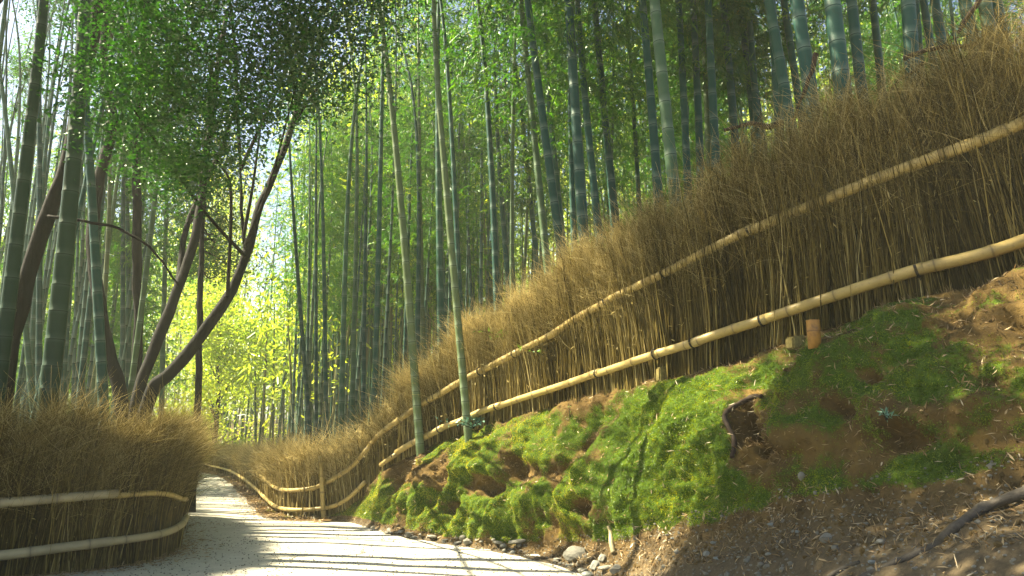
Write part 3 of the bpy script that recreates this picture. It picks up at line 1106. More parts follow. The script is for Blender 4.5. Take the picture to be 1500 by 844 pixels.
def crown_mesh(H, zlo, nbr, npl, seed, spread=1.7, ls=1.0):
    r = np.random.default_rng(seed)
    mb = MB()
    zb = zlo + (H - zlo) * r.random(nbr) ** 0.9
    f = (zb - zlo) / (H - zlo)
    L = (spread * (1 - 0.75 * f) * np.minimum(1, 0.45 + 2 * f) + 0.35) * r.uniform(0.7, 1.2, nbr)
    az = r.uniform(0, 2 * math.pi, nbr)
    d0 = np.c_[np.cos(az), np.sin(az), r.uniform(0.25, 0.9, nbr)]
    d0 = norm(d0)
    K = 5
    path = np.zeros((nbr, K, 3))
    for k in range(K):
        s = k / (K - 1)
        path[:, k] = np.c_[zb * 0, zb * 0, zb] + d0 * (L * s)[:, None] - np.c_[zb * 0, zb * 0, L * 0.45 * s * s]
    tubes(mb, path, np.linspace(0.008, 0.002, K)[None] * np.ones((nbr, 1)), 3, 0.35)
    nf = npl // 6
    s = r.uniform(0.2, 1.05, (nbr, nf))
    C = np.stack([[np.interp(s[i], np.linspace(0, 1, K), path[i, :, k]) for k in range(3)] for i in range(nbr)]).transpose(0, 2, 1)
    C = (C + r.normal(size=C.shape) * np.array([0.20, 0.20, 0.15])).reshape(-1, 3)
    m = len(C)
    tw = np.repeat(d0, nf, 0) * 0.7 + r.normal(size=(m, 3)) * 0.5 + np.array([0, 0, -0.5])
    tw = norm(tw)
    tubes(mb, np.stack([C - tw * 0.10, C + tw * 0.12], 1), np.full((m, 2), 0.0022), 3, 0.3)
    C = np.repeat(C, 6, 0)
    n = len(C)
    tw6 = np.repeat(tw, 6, 0)
    C = C + tw6 * (np.tile(np.linspace(-0.08, 0.12, 6), m))[:, None]
    D = tw6 + r.normal(size=(n, 3)) * 0.45 + np.array([0, 0, -0.25])
    bt = np.repeat(np.repeat(r.random(nbr), nf), 6)
    tint = np.clip(0.35 * r.random(n) + 0.65 * bt, 0, 1)
    leaves(mb, C, D, np.array([0, 0, 1.0]) + r.normal(size=(n, 3)) * 0.5, r.uniform(0.10, 0.19, n) * ls, r.uniform(0.018, 0.03, n) * ls, tint)
    return mb.mesh('crown', M['bamboo_leaf'])


def in_sunway(x, y):
    """where a crown would shade the bright stretch of path, bank and brush"""
    for t_ in (6.0, 8.0, 10.0, 12.5, 15.0, 17.5):
        px, py = x - t_ * sun_dir[0], y - t_ * sun_dir[1]
        if 7.5 < py < 17.5 and np.interp(py, [8, 11, 17, 27], [-4.2, -5.5, -9.0, -13.5]) < px < np.interp(py, [8, 10, 12, 14, 17, 27], [0.9, 0.7, -1.0, -3.5, -5.0, -9.5]):
            return True
    return False


CROWNS = [crown_mesh(13, 5.2, 95, 66, 300 + i) for i in range(4)]
CROWNS_LOW = [crown_mesh(12, 2.4, 125, 54, 320 + i, 1.9, 1.25) for i in range(4)]
CULMS_FAR = [culm_mesh(13, 0.05, 340 + i, 8, False) for i in range(6)]

ORD = ['first', 'second', 'third', 'fourth', 'fifth', 'sixth', 'seventh', 'eighth', 'ninth', 'tenth', 'eleventh', 'twelfth', 'thirteenth', 'fourteenth',
       'fifteenth', 'sixteenth', 'seventeenth', 'eighteenth', 'nineteenth', 'twentieth', 'twenty-first', 'twenty-second', 'twenty-third', 'twenty-fourth',
       'twenty-fifth', 'twenty-sixth', 'twenty-seventh', 'twenty-eighth', 'twenty-ninth', 'thirtieth', 'thirty-first', 'thirty-second', 'thirty-third', 'thirty-fourth', 'thirty-fifth', 'thirty-sixth']
occupied = []


def bamboo(base, axis, H, r0, label, group, seed, crown='high', detail=True, spin=None, crown_scale=1.0):
    o = empty('bamboo', base)
    q_ = Vector((0, 0, 1)).rotation_difference(Vector(axis))
    o.rotation_mode = 'QUATERNION'
    o.rotation_quaternion = q_
    tag(o, label, 'bamboo', group)
    r = np.random.default_rng(seed)
    if detail:
        link('culm', culm_mesh(H, r0, seed), o)
    else:
        c = link('culm', CULMS_FAR[seed % len(CULMS_FAR)], o)
        c.scale = (r0 / 0.05, r0 / 0.05, H / 13)
        c.rotation_euler.z = r.uniform(0, 6.28)
    gu_ = proj(np.array([base[0], base[1], 8.0]))[0]
    if crown and not in_sunway(base[0], base[1]) and not (base[1] > 14 and 325 < gu_ < 445):
        me = (CROWNS if crown == 'high' else CROWNS_LOW)[seed % 4]
        c = link('crown', me, o)
        s = H / (13 if crown == 'high' else 12)
        c.scale = (s * crown_scale, s * crown_scale, s)
        c.rotation_euler.z = r.uniform(0, 6.28)
    occupied.append((base[0], base[1]))
    return o


def bamboo_px(u1, v1, u0, v0, width, Y, label, group, seed, crown='high', H=None, dY=0.0):
    """a culm seen running from pixel (u1,v1) to (u0,v0), `width` pixels thick, standing Y metres away"""
    P1 = unproj(u1, v1, Y)
    P0 = unproj(u0, v0, Y + dY)
    ax = (P0 - P1) / (P0[2] - P1[2])
    z = P1[2]
    for _ in range(8):
        b = P1 + ax * (z - P1[2])
        z = float(ground_z(b[0], b[1])[0])
    b = P1 + ax * (z - P1[2])
    r0 = width * Y / F / 2
    H = H or 11.5 + (seed * 37 % 30) / 10
    return bamboo(b, ax, H, r0, label, group, seed, crown)


GR = 'thick bamboo behind the right-hand fence'
RIGHT = [  # u1 v1 u0 v0 width
    (722, 420, 698, 0, 11), (742, 420, 707, 0, 9), (756, 430, 735, 0, 8), (785, 400, 746, 0, 9), (764, 420, 780, 0, 6),
    (790, 330, 752, 0, 12), (822, 330, 782, 0, 14), (832, 330, 805, 0, 11), (859, 330, 843, 0, 18), (884, 330, 857, 0, 13), (899, 330, 870, 0, 12),
    (911, 330, 884, 0, 13), (939, 310, 921, 0, 9), (963, 310, 936, 0, 15), (996, 310, 968, 0, 20), (1005, 290, 989, 0, 13), (1019, 280, 1004, 0, 14),
    (1040, 270, 1029, 0, 13), (1055, 260, 1045, 0, 15), (1075, 240, 1052, 0, 14), (1088, 190, 1067, 0, 13), (1103, 190, 1089, 0, 12), (1125, 190, 1107, 0, 16),
    (1156, 190, 1120, 0, 18), (1176, 150, 1155, 0, 13), (1200, 170, 1177, 0, 23), (1240, 160, 1222, 0, 27), (1270, 150, 1255, 0, 18), (1294, 140, 1280, 0, 13),
    (1322, 130, 1308, 0, 24), (1363, 80, 1350, 0, 14), (1384, 60, 1374, 0, 16), (1421, 50, 1411, 0, 20), (1443, 50, 1434, 0, 22), (1472, 40, 1464, 0, 19)]
thick_r = random.Random(3)
RIGHT.sort(key=lambda r: r[0])
for i, (u1, v1, u0, v0, w_) in enumerate(RIGHT):
    dia = 0.105 + 0.055 * min(1, w_ / 24) + thick_r.uniform(-0.01, 0.01)
    Y = min(dia * F / w_, 17)
    k = np.argmin(np.abs(fu - u1) + 1000 * (np.arange(500) < 3))
    Y = max(Y, FENCE[k, 1] + 0.7)
    bamboo_px(u1, v1, u0, v0, w_, Y, f'{ORD[i]} from the left of the large blue-green bamboos behind the right-hand fence', GR, 1000 + i, crown='high' if i % 3 else None)

# the two that stand in front of the fence, on the bank
b = on_bank(617, 664)[0]
o = bamboo_px(617, 664, 578, 250, 12.5, b[1] - 0.05, 'slender pale bamboo leaning over the bank in front of the rails, nearer the bend', None, 1101, None, 11)
o.location = Vector(b) - Vector((0, 0, 0.05))
o.children[0].data.materials[0] = M['bamboo_pale']
b = unproj(686, 634, FENCE[np.argmin(np.abs(fu - 686) + 1000 * (np.arange(500) < 3)), 1] - 0.42)
o = bamboo_px(686, 632, 650, 250, 11.5, b[1], 'slender pale bamboo in front of the rails beside the blue-leaved shrub', None, 1102, None, 11)
o.location = Vector(b) - Vector((0, 0, 0.05))
o.children[0].data.materials[0] = M['bamboo_pale']

# left foreground
GLB = 'bamboo behind the left-hand fence'
LEFT = [
    (5, 500, 66, 0, 22, 8.8, 'dark green bamboo leaning right at the left edge of the picture'),
    (60, 575, 101, 0, 28, 9.0, 'thickest dark green bamboo on the left, beside the black leaning trunk'),
    (147, 560, 112, 0, 15, 10.5, 'mid green bamboo leaning left, just right of the thickest left-hand culm'),
    (25, 250, 6, 0, 9, 14, 'thin pale bamboo highest at the upper left corner'),
    (56, 280, 56, 0, 9, 13, 'thin grey-green bamboo between the two dark left-hand culms'),
    (186, 580, 252, 0, 9, 12, 'thin bamboo slanting to the right across the brown trunks on the left'),
    (178, 580, 177, 100, 8, 18, 'thin upright bamboo, left one of a close pair behind the left fence'),
    (187, 580, 184, 100, 8, 18.4, 'thin upright bamboo, right one of a close pair behind the left fence'),
    (238, 580, 252, 100, 8, 18, 'grey-green upright bamboo among the dark tree stems'),
    (120, 580, 122, 200, 8, 18, 'grey-green upright bamboo standing left of the mid green one'),
    (90, 580, 96, 200, 8, 16, 'grey-green upright bamboo right behind the thickest left-hand culm'),
]
for i, (u1, v1, u0, v0, w_, Y, lab) in enumerate(LEFT):
    ob_ = bamboo_px(u1, v1, u0, v0, w_, Y, lab, GLB, 1200 + i, crown='high' if i > 2 else None)
    if lab.split()[0] in ('dark', 'thickest'):
        ob_.children[0].data.materials[0] = M['bamboo_shaded']

# middle distance, hand placed
GM = 'bamboo in the bright grove beyond the bend'
MID = [(452, 600, 430, 300, 7), (463, 620, 462, 250, 6), (478, 640, 472, 250, 7), (500, 640, 512, 250, 9), (516, 640, 528, 250, 8), (531, 640, 537, 250, 7),
       (546, 620, 553, 250, 9), (590, 560, 597, 250, 6), (609, 540, 613, 200, 8), (623, 520, 619, 200, 8), (646, 500, 640, 150, 12), (677, 470, 657, 0, 9), (694, 450, 677, 0, 6)]
for i, (u1, v1, u0, v0, w_) in enumerate(MID):
    Y = min(max(0.115 * F / w_, 14), 19)
    bamboo_px(u1, v1, u0, v0, w_, Y, f'straight bamboo beyond the fence bend, {ORD[i]} from the left of the clear culms there', GM, 1300 + i, crown=None)

# the rest of the grove: random but real stands
def in_corridor(x, y):
    """open strip over the path that lets the sun and the sky in"""
    cx = np.interp(y, [12, 18, 26, 36, 50], [-6, -9, -12, -15, -20])
    return abs(x - cx) < np.interp(y, [12, 20, 36, 50], [2.0, 3.0, 3.0, 2.5])


def left_side(x, y):
    lx = np.interp(y, LF[5:, 1], LF[5:, 0])
    if y < 8.7:
        lx = np.interp(y, LF[:6, 1], LF[:6, 0])
    return x < lx - 0.8


r = np.random.default_rng(77)
count = {'right': 0, 'centre': 0, 'left': 0}
want = {'right': 70, 'centre': 100, 'left': 66}
LAB = {'right': ('thin blue-green bamboo standing far back on the slope behind the right-hand fence', 'background bamboo on the right slope'),
       'centre': ('slim bamboo in the sunlit stand behind the far bend of the fence', 'background bamboo beyond the bend'),
       'left': ('slim grey-green bamboo in the dense stand behind the left-hand fence', 'background bamboo on the left')}
tries = 0
while any(count[k] < want[k] for k in want) and tries < 60000:
    tries += 1
    zone = r.choice(['right', 'centre', 'left'])
    if count[zone] >= want[zone]:
        continue
    if zone == 'right':
        x, y = r.uniform(-1, 16), r.uniform(10, 26)
    elif zone == 'centre':
        x, y = r.uniform(-15, 4), r.uniform(14, 42)
    else:
        x, y = r.uniform(-20, -6), r.uniform(10.5, 21)
    dd = fence_sd(x, y)[0][0]
    if zone == 'left' and in_sunway(x, y) and y < 14.5 and r.random() < 0.88:
        continue
    if zone == 'left':
        if not left_side(x, y):
            continue
    elif dd < 1.2:
        continue
    z = float(ground_z(x, y)[0])
    u, v, zc = proj(np.array([x, y, z + 3]))
    if not (-60 < u < 1560):
        continue
    if zone == 'centre' and u > 760:
        continue
    if zone == 'right' and u < 700:
        continue
    if min([9e9] + [(x - a) ** 2 + (y - b) ** 2 for a, b in occupied]) < 0.35 ** 2:
        continue
    lab, g = LAB[zone]
    ax = (r.normal() * 0.03, r.normal() * 0.03, 1)
    H = r.uniform(10.5, 14.5)
    if in_sunway(x, y):
        cr = None
    elif in_corridor(x, y):
        H *= 0.72
        cr = None if r.random() < 0.75 else 'low'
    else:
        cr = 'low' if (y > 22 and r.random() < 0.6) else 'high'
        if zone == 'right' and r.random() < 0.35:
            cr = None
        if zone == 'left' and y > 15 and r.random() < 0.5:
            cr = None
        if zone == 'centre':
            cr = None if r.random() < 0.55 else 'high'
    bamboo((x, y, z), ax, H, r.uniform(0.032, 0.060), lab, g, int(r.integers(1e6)), cr, y < 15, crown_scale=1.0)
    count[zone] += 1
print('bamboo', count, len(occupied))

# ------------------------------------------------------------------ far grove as one mass
r = np.random.default_rng(99)
pts = []
while len(pts) < 700:
    y = r.uniform(32, 85)
    x = r.uniform(-0.8, 0.8) * y
    if abs(x + 0.325 * y) < 0.045 * y and r.random() < 0.9:
        continue
    if x < -0.47 * y and y < 42:
        continue
    pts.append((x, y, float(ground_z(x, y)[0])))
while len(pts) < 850:
    y = r.uniform(22, 38)
    x = r.uniform(-0.06, 0.62) * y
    pts.append((x, y, float(ground_z(x, y)[0])))
while len(pts) < 1080:
    y = r.uniform(24, 46)
    x = r.uniform(-0.44, -0.08) * y
    if fence_sd(x, y)[0][0] < 1.5 and y < 36:
        continue
    pts.append((x, y, float(ground_z(x, y)[0])))
pts = np.array(pts)
n = len(pts)
K = 4
H = r.uniform(13, 20, n)
H = np.where(np.abs(pts[:, 0] + 0.325 * pts[:, 1]) < 0.05 * pts[:, 1], r.uniform(5.5, 8.0, n), H)
path = np.zeros((n, K, 3))
ln = r.normal(size=(n, 2)) * 0.05
for k in range(K):
    s = k / (K - 1)
    path[:, k] = pts + np.c_[ln * (H * s)[:, None], H * s]
mb = MB()
tubes(mb, path, r.uniform(0.04, 0.07, n)[:, None] * np.linspace(1, 0.3, K)[None], 5, r.uniform(0.0, 1.0, n))
g1 = link('bamboo_grove', mb.mesh('bamboo_grove', M['bamboo']))
tag(g1, 'far bamboo grove closing the view behind the nearer culms', 'bamboo grove', kind='stuff')
nl = 420
i = np.repeat(np.arange(n), np.where(np.arange(n) < 700, nl, np.where(np.arange(n) < 850, 60, 110)))
s = np.where(i < 700, 0.16, 0.36) + np.where(i < 700, 0.84, 0.64) * r.random(len(i)) ** 0.8
C = pts[i] + np.c_[ln[i] * (H[i] * s)[:, None], H[i] * s] + r.normal(size=(len(i), 3)) * np.array([0.8, 0.8, 0.35])
D = r.normal(size=(len(i), 3)) + np.array([0, 0, -0.5])
mb = MB()
leaves(mb, C, D, rand_dirs(len(i), r), r.uniform(0.24, 0.46, len(i)), r.uniform(0.07, 0.12, len(i)), np.clip(0.5 * r.random(len(i)) + 0.5 * r.random(n)[i], 0, 1))
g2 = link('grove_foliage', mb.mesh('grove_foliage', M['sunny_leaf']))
tag(g2, 'mass of sunlit leaves of the far bamboo grove', 'foliage', kind='stuff')


# ------------------------------------------------------------------ broadleaf trees on the left
def trunk_tree(label, stems, crown_pts, n_leaf, leaf_len, seed, group=None, clump=0.33, n_limb=24):
    """stems: list of (pixel list [(u,v,Y)], r0 px, r1 px); crown_pts: clump centres"""
    r = np.random.default_rng(seed)
    b0 = unproj(*stems[0][0][0])
    base = np.array([b0[0], b0[1], 0.0])
    o = empty('broadleaf_tree', base)
    tag(o, label, 'tree', group)
    mbt = MB()
    allP = []
    for (px, r0, r1) in stems:
        P = np.array([unproj(*p) for p in px])
        if px[0][1] > 540:      # rooted: carry down to the ground
            dn_ = P[0] - P[1]
            P = np.concatenate([[[P[0][0] + dn_[0] * 0.4, P[0][1], -0.15]], P])
        C = crom(P, 14 * len(P))
        C += 0.02 * np.stack([fbm(C + 7 * k, 0.5, 2, seed + k) for k in range(3)], -1)
        Ym = np.mean([p[2] for p in px])
        rad = np.linspace(r0, r1, len(C)) * Ym / F / 2
        if px[0][1] > 540:
            rad[:8] *= np.linspace(1.5, 1.0, 8)
        rad = rad * (1 + 0.12 * vnoise(C, 0.35, seed))
        tubes(mbt, rel(C, o)[None], rad[None], 10)
        allP.append(C)
    S = np.concatenate(allP)
    cp = np.asarray(crown_pts, float)
    # limbs from the stems to clumps
    k = r.permutation(len(cp))[:n_limb]
    for c in cp[k]:
        dz = c[2] - S[:, 2]
        cost = np.linalg.norm((S - c) * [1, 0.6, 1], axis=1) + np.where(dz < 0.2, 3.0, 0) + 0.3 * np.maximum(dz - 2, 0)
        j = np.argmin(cost)
        a = S[j]
        mid = (a + c) / 2 + np.array([0, 0, 0.15 * np.linalg.norm(c - a)]) * r.uniform(-0.3, 1) + r.normal(size=3) * 0.12
        Cv = crom(np.array([a, mid, c]), 9)
        tubes(mbt, rel(Cv, o)[None], np.linspace(0.022, 0.005, 9)[None] * min(1.4, 0.5 + 0.25 * np.linalg.norm(c - a)), 5)
    link('trunk', mbt.mesh('trunk', M['bark']), o)
    if n_leaf:
        i = r.integers(0, len(cp), n_leaf)
        sz = r.uniform(0.6, 1.4, len(cp))
        tc = r.random(len(cp))
        C = cp[i] + r.normal(size=(n_leaf, 3)) * np.array([clump, clump, clump * 0.55]) * sz[i][:, None]
        D = r.normal(size=(n_leaf, 3)) * np.array([1, 1, 0.5]) + np.array([0, 0, -0.25])
        mb = MB()
        L = r.uniform(0.6, 1.2, n_leaf) * leaf_len
        leaves(mb, rel(C, o), D, np.array([0, 0, 1.0]) + r.normal(size=(n_leaf, 3)) * 0.55, L, L * r.uniform(0.42, 0.6, n_leaf), np.clip(0.55 * tc[i] + 0.45 * r.random(n_leaf), 0, 1), 0.1)
        link('crown', mb.mesh('crown', M['tree_leaf']), o)
    return o


def cloud(n, ul, vfun, Yr, seed, vmin=-260):
    r = np.random.default_rng(seed)
    out = []
    while len(out) < n:
        u = r.uniform(*ul)
        v = r.uniform(vmin, 400)
        if v < vfun(u) - 20 * r.random():
            out.append(unproj(u, v, r.uniform(*Yr)))
    return np.array(out)


# leaning tree with the long limb reaching over the path
vf = lambda u: np.interp(u, [120, 200, 290, 330, 370, 420, 450, 480, 520, 560], [160, 270, 290, 240, 190, 165, 140, 120, 80, -10])
trunk_tree('dark tree whose long bare limb leans right over the path beneath a dense crown',
           [([(215, 592, 11.0), (252, 545, 11.0), (310, 470, 11.0), (340, 425, 11.1), (361, 370, 11.2), (378, 310, 11.4), (396, 265, 11.6), (428, 185, 11.9), (446, 120, 12.2), (470, 60, 12.6)], 20, 7),
            ([(200, 592, 11.2), (222, 520, 11.4), (258, 430, 11.6), (290, 330, 11.9), (303, 220, 12.2), (316, 120, 12.6), (330, 20, 13)], 18, 8),
            ([(361, 372, 11.2), (355, 330, 11.0), (352, 250, 11.0), (350, 180, 11.2)], 6, 3),
            ([(428, 185, 11.9), (470, 125, 12.4), (520, 85, 12.8)], 6, 3),
            ([(258, 430, 11.6), (275, 330, 12.2), (330, 200, 12.8), (360, 110, 13.2)], 10, 4)],
           cloud(150, (150, 560), vf, (5.7, 6.9), 11), 64000, 0.052, 51, n_limb=7, clump=0.26)
trunk_tree('brown tree with a bent trunk behind the left fence',
           [([(180, 600, 12), (152, 490, 12), (136, 340, 12.2), (146, 260, 12.3), (165, 175, 12.4), (152, 75, 12.6), (160, -60, 13)], 22, 11)],
           cloud(60, (40, 270), lambda u: np.interp(u, [40, 150, 270], [140, 230, 270]), (16.5, 18.5), 12), 26000, 0.085, 52)
trunk_tree('tall slim brown tree with a straight trunk among the left-hand bamboo',
           [([(200, 590, 13), (201, 400, 13), (200, 280, 13), (203, 150, 13.1), (210, 60, 13.2), (218, -80, 13.4)], 15, 11)],
           cloud(60, (60, 330), lambda u: np.interp(u, [60, 200, 330], [110, 250, 330]), (17, 19.5), 13), 26000, 0.09, 53)
trunk_tree('black leaning trunk crossing behind the thickest left-hand bamboo',
           [([(8, 560, 9.6), (24, 470, 9.6), (60, 345, 9.6), (98, 240, 9.6), (122, 120, 9.6), (142, 10, 9.7), (170, -160, 10)], 25, 19)],
           cloud(34, (-40, 220), lambda u: -150 + 0 * u, (8.8, 11), 14, -420), 700, 0.085, 54)
trunk_tree('thin dark upright tree at the right end of the left-hand thicket',
           [([(289, 600, 13.5), (292, 470, 13.5), (294, 400, 13.6), (300, 250, 13.8), (310, 100, 14)], 11, 6)],
           cloud(50, (235, 345), lambda u: 560, (14.5, 17), 15, 180), 11000, 0.08, 55)

# unseen trees added beside the viewpoint to shade the edges of the view
def shade_tree(base, height, centre, size, n_clump, n_leaf, label, seed, ll=0.09):
    r = np.random.default_rng(seed)
    o = empty('broadleaf_tree', base)
    tag(o, label, 'tree')
    base = np.array(base, float)
    c0 = np.array(centre, float) - base
    top = np.array([c0[0] * 0.85, c0[1] * 0.85, height])
    tr_ = crom(np.array([[0, 0, -0.3], top * [0.1, 0.1, 0.35], top * [0.5, 0.5, 0.72], top]), 30)
    mbt = MB()
    tubes(mbt, tr_[None], np.linspace(0.15, 0.04, 30)[None], 10)
    cp = r.uniform(-1, 1, (n_clump, 3)) * np.array(size) + c0
    for c in cp[:18]:
        a = tr_[r.integers(21, 30)]
        tubes(mbt, crom(np.array([a, (a + c) / 2 + [0, 0, 0.15], c]), 7)[None], np.linspace(0.04, 0.008, 7)[None], 5)
    link('trunk', mbt.mesh('trunk', M['bark']), o)
    k = r.integers(0, n_clump, n_leaf)
    tc = r.random(n_clump)
    C = cp[k] + r.normal(size=(n_leaf, 3)) * np.array([0.36, 0.36, 0.2])
    L = r.uniform(0.6, 1.2, n_leaf) * ll
    mb = MB()
    leaves(mb, C, r.normal(size=(n_leaf, 3)) * [1, 1, .5], np.array([0, 0, 1.0]) + r.normal(size=(n_leaf, 3)) * 0.5, L, L * 0.52, np.clip(0.55 * tc[k] + 0.45 * r.random(n_leaf), 0, 1))
    link('crown', mb.mesh('crown', M['tree_leaf']), o)
    return o


shade_tree((-8.4, 4.2, 0), 8.0, (-3.4, 5.0, 7.4), (2.4, 1.4, 1.3), 60, 9000, 'unseen leafy tree added over the near path to shade the right bank', 61, 0.12)
shade_tree((-7.6, 7.6, 0), 11.5, (-2.3, 9.3, 11.0), (2.6, 2.4, 1.6), 90, 26000, 'unseen tall tree added far above the path to shade the right-hand bamboos', 63, 0.12)
shade_tree((-9.4, 3.6, 0), 9.0, (-8.0, 3.8, 6.6), (2.2, 2.3, 2.4), 110, 36000, 'unseen broad tree added beside the viewpoint to darken the near air', 65, 0.12)
shade_tree((-10.2, 7.9, 0), 7.0, (-10.1, 7.8, 5.0), (1.1, 0.9, 2.8), 80, 20000, 'unseen dense tree added past the left edge to shade the left fence', 62, 0.11)

# sunlit bushy trees further along the path
for i, (u, v, Y, ht, wd, lab) in enumerate([
        (312, 640, 31, 8.0, 2.6, 'hazy yellow-green tree half hidden behind the leaning dark limb'),
        (495, 640, 44, 13.0, 4.0, 'pale yellow-green tree behind the clear culms beyond the bend'),
        (25, 640, 24, 10.5, 3.4, 'dark leafy tree far behind the left fence, nearest the left edge'),
        (110, 640, 27, 10.5, 3.4, 'dark leafy tree far behind the left fence, right of the thickest dark bamboo')]):
    r = np.random.default_rng(700 + i)
    b = unproj(u, v, Y)
    b[2] = 0
    o = empty('broadleaf_tree', b)
    tag(o, lab, 'tree', 'trees at the far end of the grove')
    mbt = MB()
    tr_ = crom(np.array([[0, 0, -0.2], [0.1, 0, ht * 0.3], [-0.1, 0.1, ht * 0.6], [0.1, 0, ht * 0.95]]), 24)
    tubes(mbt, tr_[None], np.linspace(0.13, 0.03, 24)[None], 8)
    nc_ = 46
    cp = r.normal(size=(nc_, 3)) * np.array([wd * 0.42, wd * 0.42, ht * 0.22]) + np.array([0, 0, ht * 0.55])
    cp[:, 2] = np.clip(cp[:, 2], 0.6, ht)
    for c in cp[:24]:
        a = tr_[min(23, max(3, int(24 * (c[2] - 0.8) / ht)))]
        tubes(mbt, crom(np.array([a, (a + c) / 2 + [0, 0, 0.1], c]), 6)[None], np.linspace(0.035, 0.008, 6)[None], 5)
    link('trunk', mbt.mesh('trunk', M['bark']), o)
    nl = 15000
    k = r.integers(0, nc_, nl)
    tc = r.random(nc_)
    C = cp[k] + r.normal(size=(nl, 3)) * np.array([0.5, 0.5, 0.3])
    mb = MB()
    L = r.uniform(0.10, 0.2, nl)
    leaves(mb, C, rand_dirs(nl, r) + np.array([0, 0, -0.2]), np.array([0, 0, 1.0]) + r.normal(size=(nl, 3)) * 0.6, L, L * 0.5, np.clip(0.5 * tc[k] + 0.5 * r.random(nl), 0, 1))
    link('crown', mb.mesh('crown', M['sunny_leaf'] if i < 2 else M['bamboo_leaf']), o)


# ------------------------------------------------------------------ things on and around the bank
def ico(sub):
    import bmesh
    bm = bmesh.new()
    bmesh.ops.create_icosphere(bm, subdivisions=sub, radius=1)
    v = np.array([x.co[:] for x in bm.verts])
    f = np.array([[x.index for x in p.verts] for p in bm.faces])
    bm.free()
    return v, f


ICO3, ICO2 = ico(3), ico(2)


def rock_mesh(seed, sub=3, sx=(1, 0.7, 0.5), facet=6):
    v, f = ICO3 if sub == 3 else ICO2
    r = np.random.default_rng(seed)
    p = v.copy()
    for _ in range(facet):          # planar chips
        nn = norm(r.normal(size=3))
        dd = r.uniform(0.55, 0.85)
        ov = np.maximum(p @ nn - dd, 0)
        p -= ov[:, None] * nn
    p *= (1 + 0.10 * fbm(v + seed, 0.6, 3, seed))[:, None]
    p *= np.array(sx)
    mb = MB()
    mb.add(p, f)
    return mb.mesh('stone', M['stone'], False)


ROCKS = [rock_mesh(800 + i, 3, (1, r_, h_)) for i, (r_, h_) in enumerate([(0.7, 0.45), (0.8, 0.6), (0.6, 0.35), (0.9, 0.7), (0.65, 0.5), (0.75, 0.3)])]


def surface(u, v):
    """front-most of bank and path at a pixel"""
    p, nn = on_bank(u, v)
    du, dv, _ = proj(p)
    if math.hypot(du - u, dv - v) < 9:
        return p, nn
    d = unproj(u, v, 5.0) - CAM
    if d[2] < 0:
        return CAM + d * (EYE / -d[2]), np.array([0, 0, 1.0])
    return p, nn


def rock(u, v, wpx, label, kind_, group=None, yaw=0, sink=0.3, tall=None):
    p, nn = surface(u, v)
    s = wpx * (p[1]) / F / 2
    o = link('stone', ROCKS[kind_ % 6], None, p + np.array([0, 0, s * 0.25]))
    o.scale = (s, s, s * (tall or 1))
    o.rotation_euler = (0.1 * math.sin(kind_ * 7), 0.12 * math.cos(kind_ * 3), yaw)
    tag(o, label, 'stone', group)
    return o


rock(846, 818, 48, 'largest wedge shaped stone at the corner between path and dirt slope', 0, yaw=-0.35, tall=1.15)
rock(878, 820, 15, 'small dark round stone touching the end of the largest wedge stone', 3, yaw=0.4)
rock(868, 829, 20, 'pale disc shaped stone in front of the largest wedge stone', 3, yaw=0.2)
rock(882, 833, 24, 'flat pale stone lying right of the disc shaped stone', 5, yaw=0.1)
rock(898, 838, 22, 'blue-grey stone at the bottom edge below the largest wedge stone', 1, yaw=0.9)
rock(860, 841, 22, 'rounded bluish stone cut by the bottom edge of the picture', 4, yaw=0.3)
rock(1303, 738, 42, 'flat grey stone lying half buried at the foot of the dark moss', 2, yaw=0.2, tall=0.8)
rock(1205, 785, 24, 'pale blue-grey stone in the middle of the littered dirt slope', 1, yaw=0.7)
rock(1287, 790, 18, 'white angular stone on the dirt just above the long root', 0, yaw=1.0)
rock(1275, 818, 14, 'small pale stone touching the long root near its lower end', 4, yaw=0.0)
rock(1440, 772, 30, 'grey stone on the dirt below the long root at the right', 2, yaw=0.5)
rock(1172, 697, 13, 'pale upright stone stuck in the moss below the dark hollow', 4, yaw=0.1, tall=2.2)
rock(755, 797, 26, 'flat stone at the path edge under the fluted end of the bank', 5, yaw=0.2)
r = np.random.default_rng(900)
for k in range(46):
    u = r.uniform(545, 860)
    v = np.interp(u, [545, 640, 700, 760, 830, 880], [772, 784, 789, 797, 822, 836]) + abs(r.normal()) * 5 + 1
    rock(u, v, r.uniform(5, 15), 'small pale flat stone in the row along the foot of the bank', int(r.integers(6)), 'small stones along the path edge', r.uniform(0, 6))
for k in range(40):
    u, v = r.uniform(900, 1490), 0
    v = r.uniform(np.interp(u, [900, 1000, 1500], [800, 775, 705]), 842)
    rock(u, v, r.uniform(5, 13), 'small pale stone scattered on the littered dirt slope', int(r.integers(6)), 'small stones on the dirt slope', r.uniform(0, 6))

# crumbs of earth on the bare parts of the bank
w = area * np.clip(1 - tri_m * 2.2, 0, 1) * seen * (tri_row > 1.2) * (tri_row < 5.0)
P, Nn, k = sample_bank(7000, w)
mb = MB()
v0, f0 = ico(1)
s = 0.004 + 0.016 * rng.random(len(P)) ** 3
V = P[:, None] + v0[None] * s[:, None, None] * rng.uniform(0.5, 1.3, (len(P), 1, 3)) + rng.normal(size=(len(P), len(v0), 3)) * s[:, None, None] * 0.15
mb.add(V.reshape(-1, 3), (f0[None] + (np.arange(len(P)) * len(v0))[:, None, None]).reshape(-1, 3), 0.15, 0.0)
cr_o = link('earth_crumbs', mb.mesh('earth_crumbs', M['bank'], False))
tag(cr_o, 'crumbs of brown earth on the bare patches of the bank', 'earth', kind='stuff')

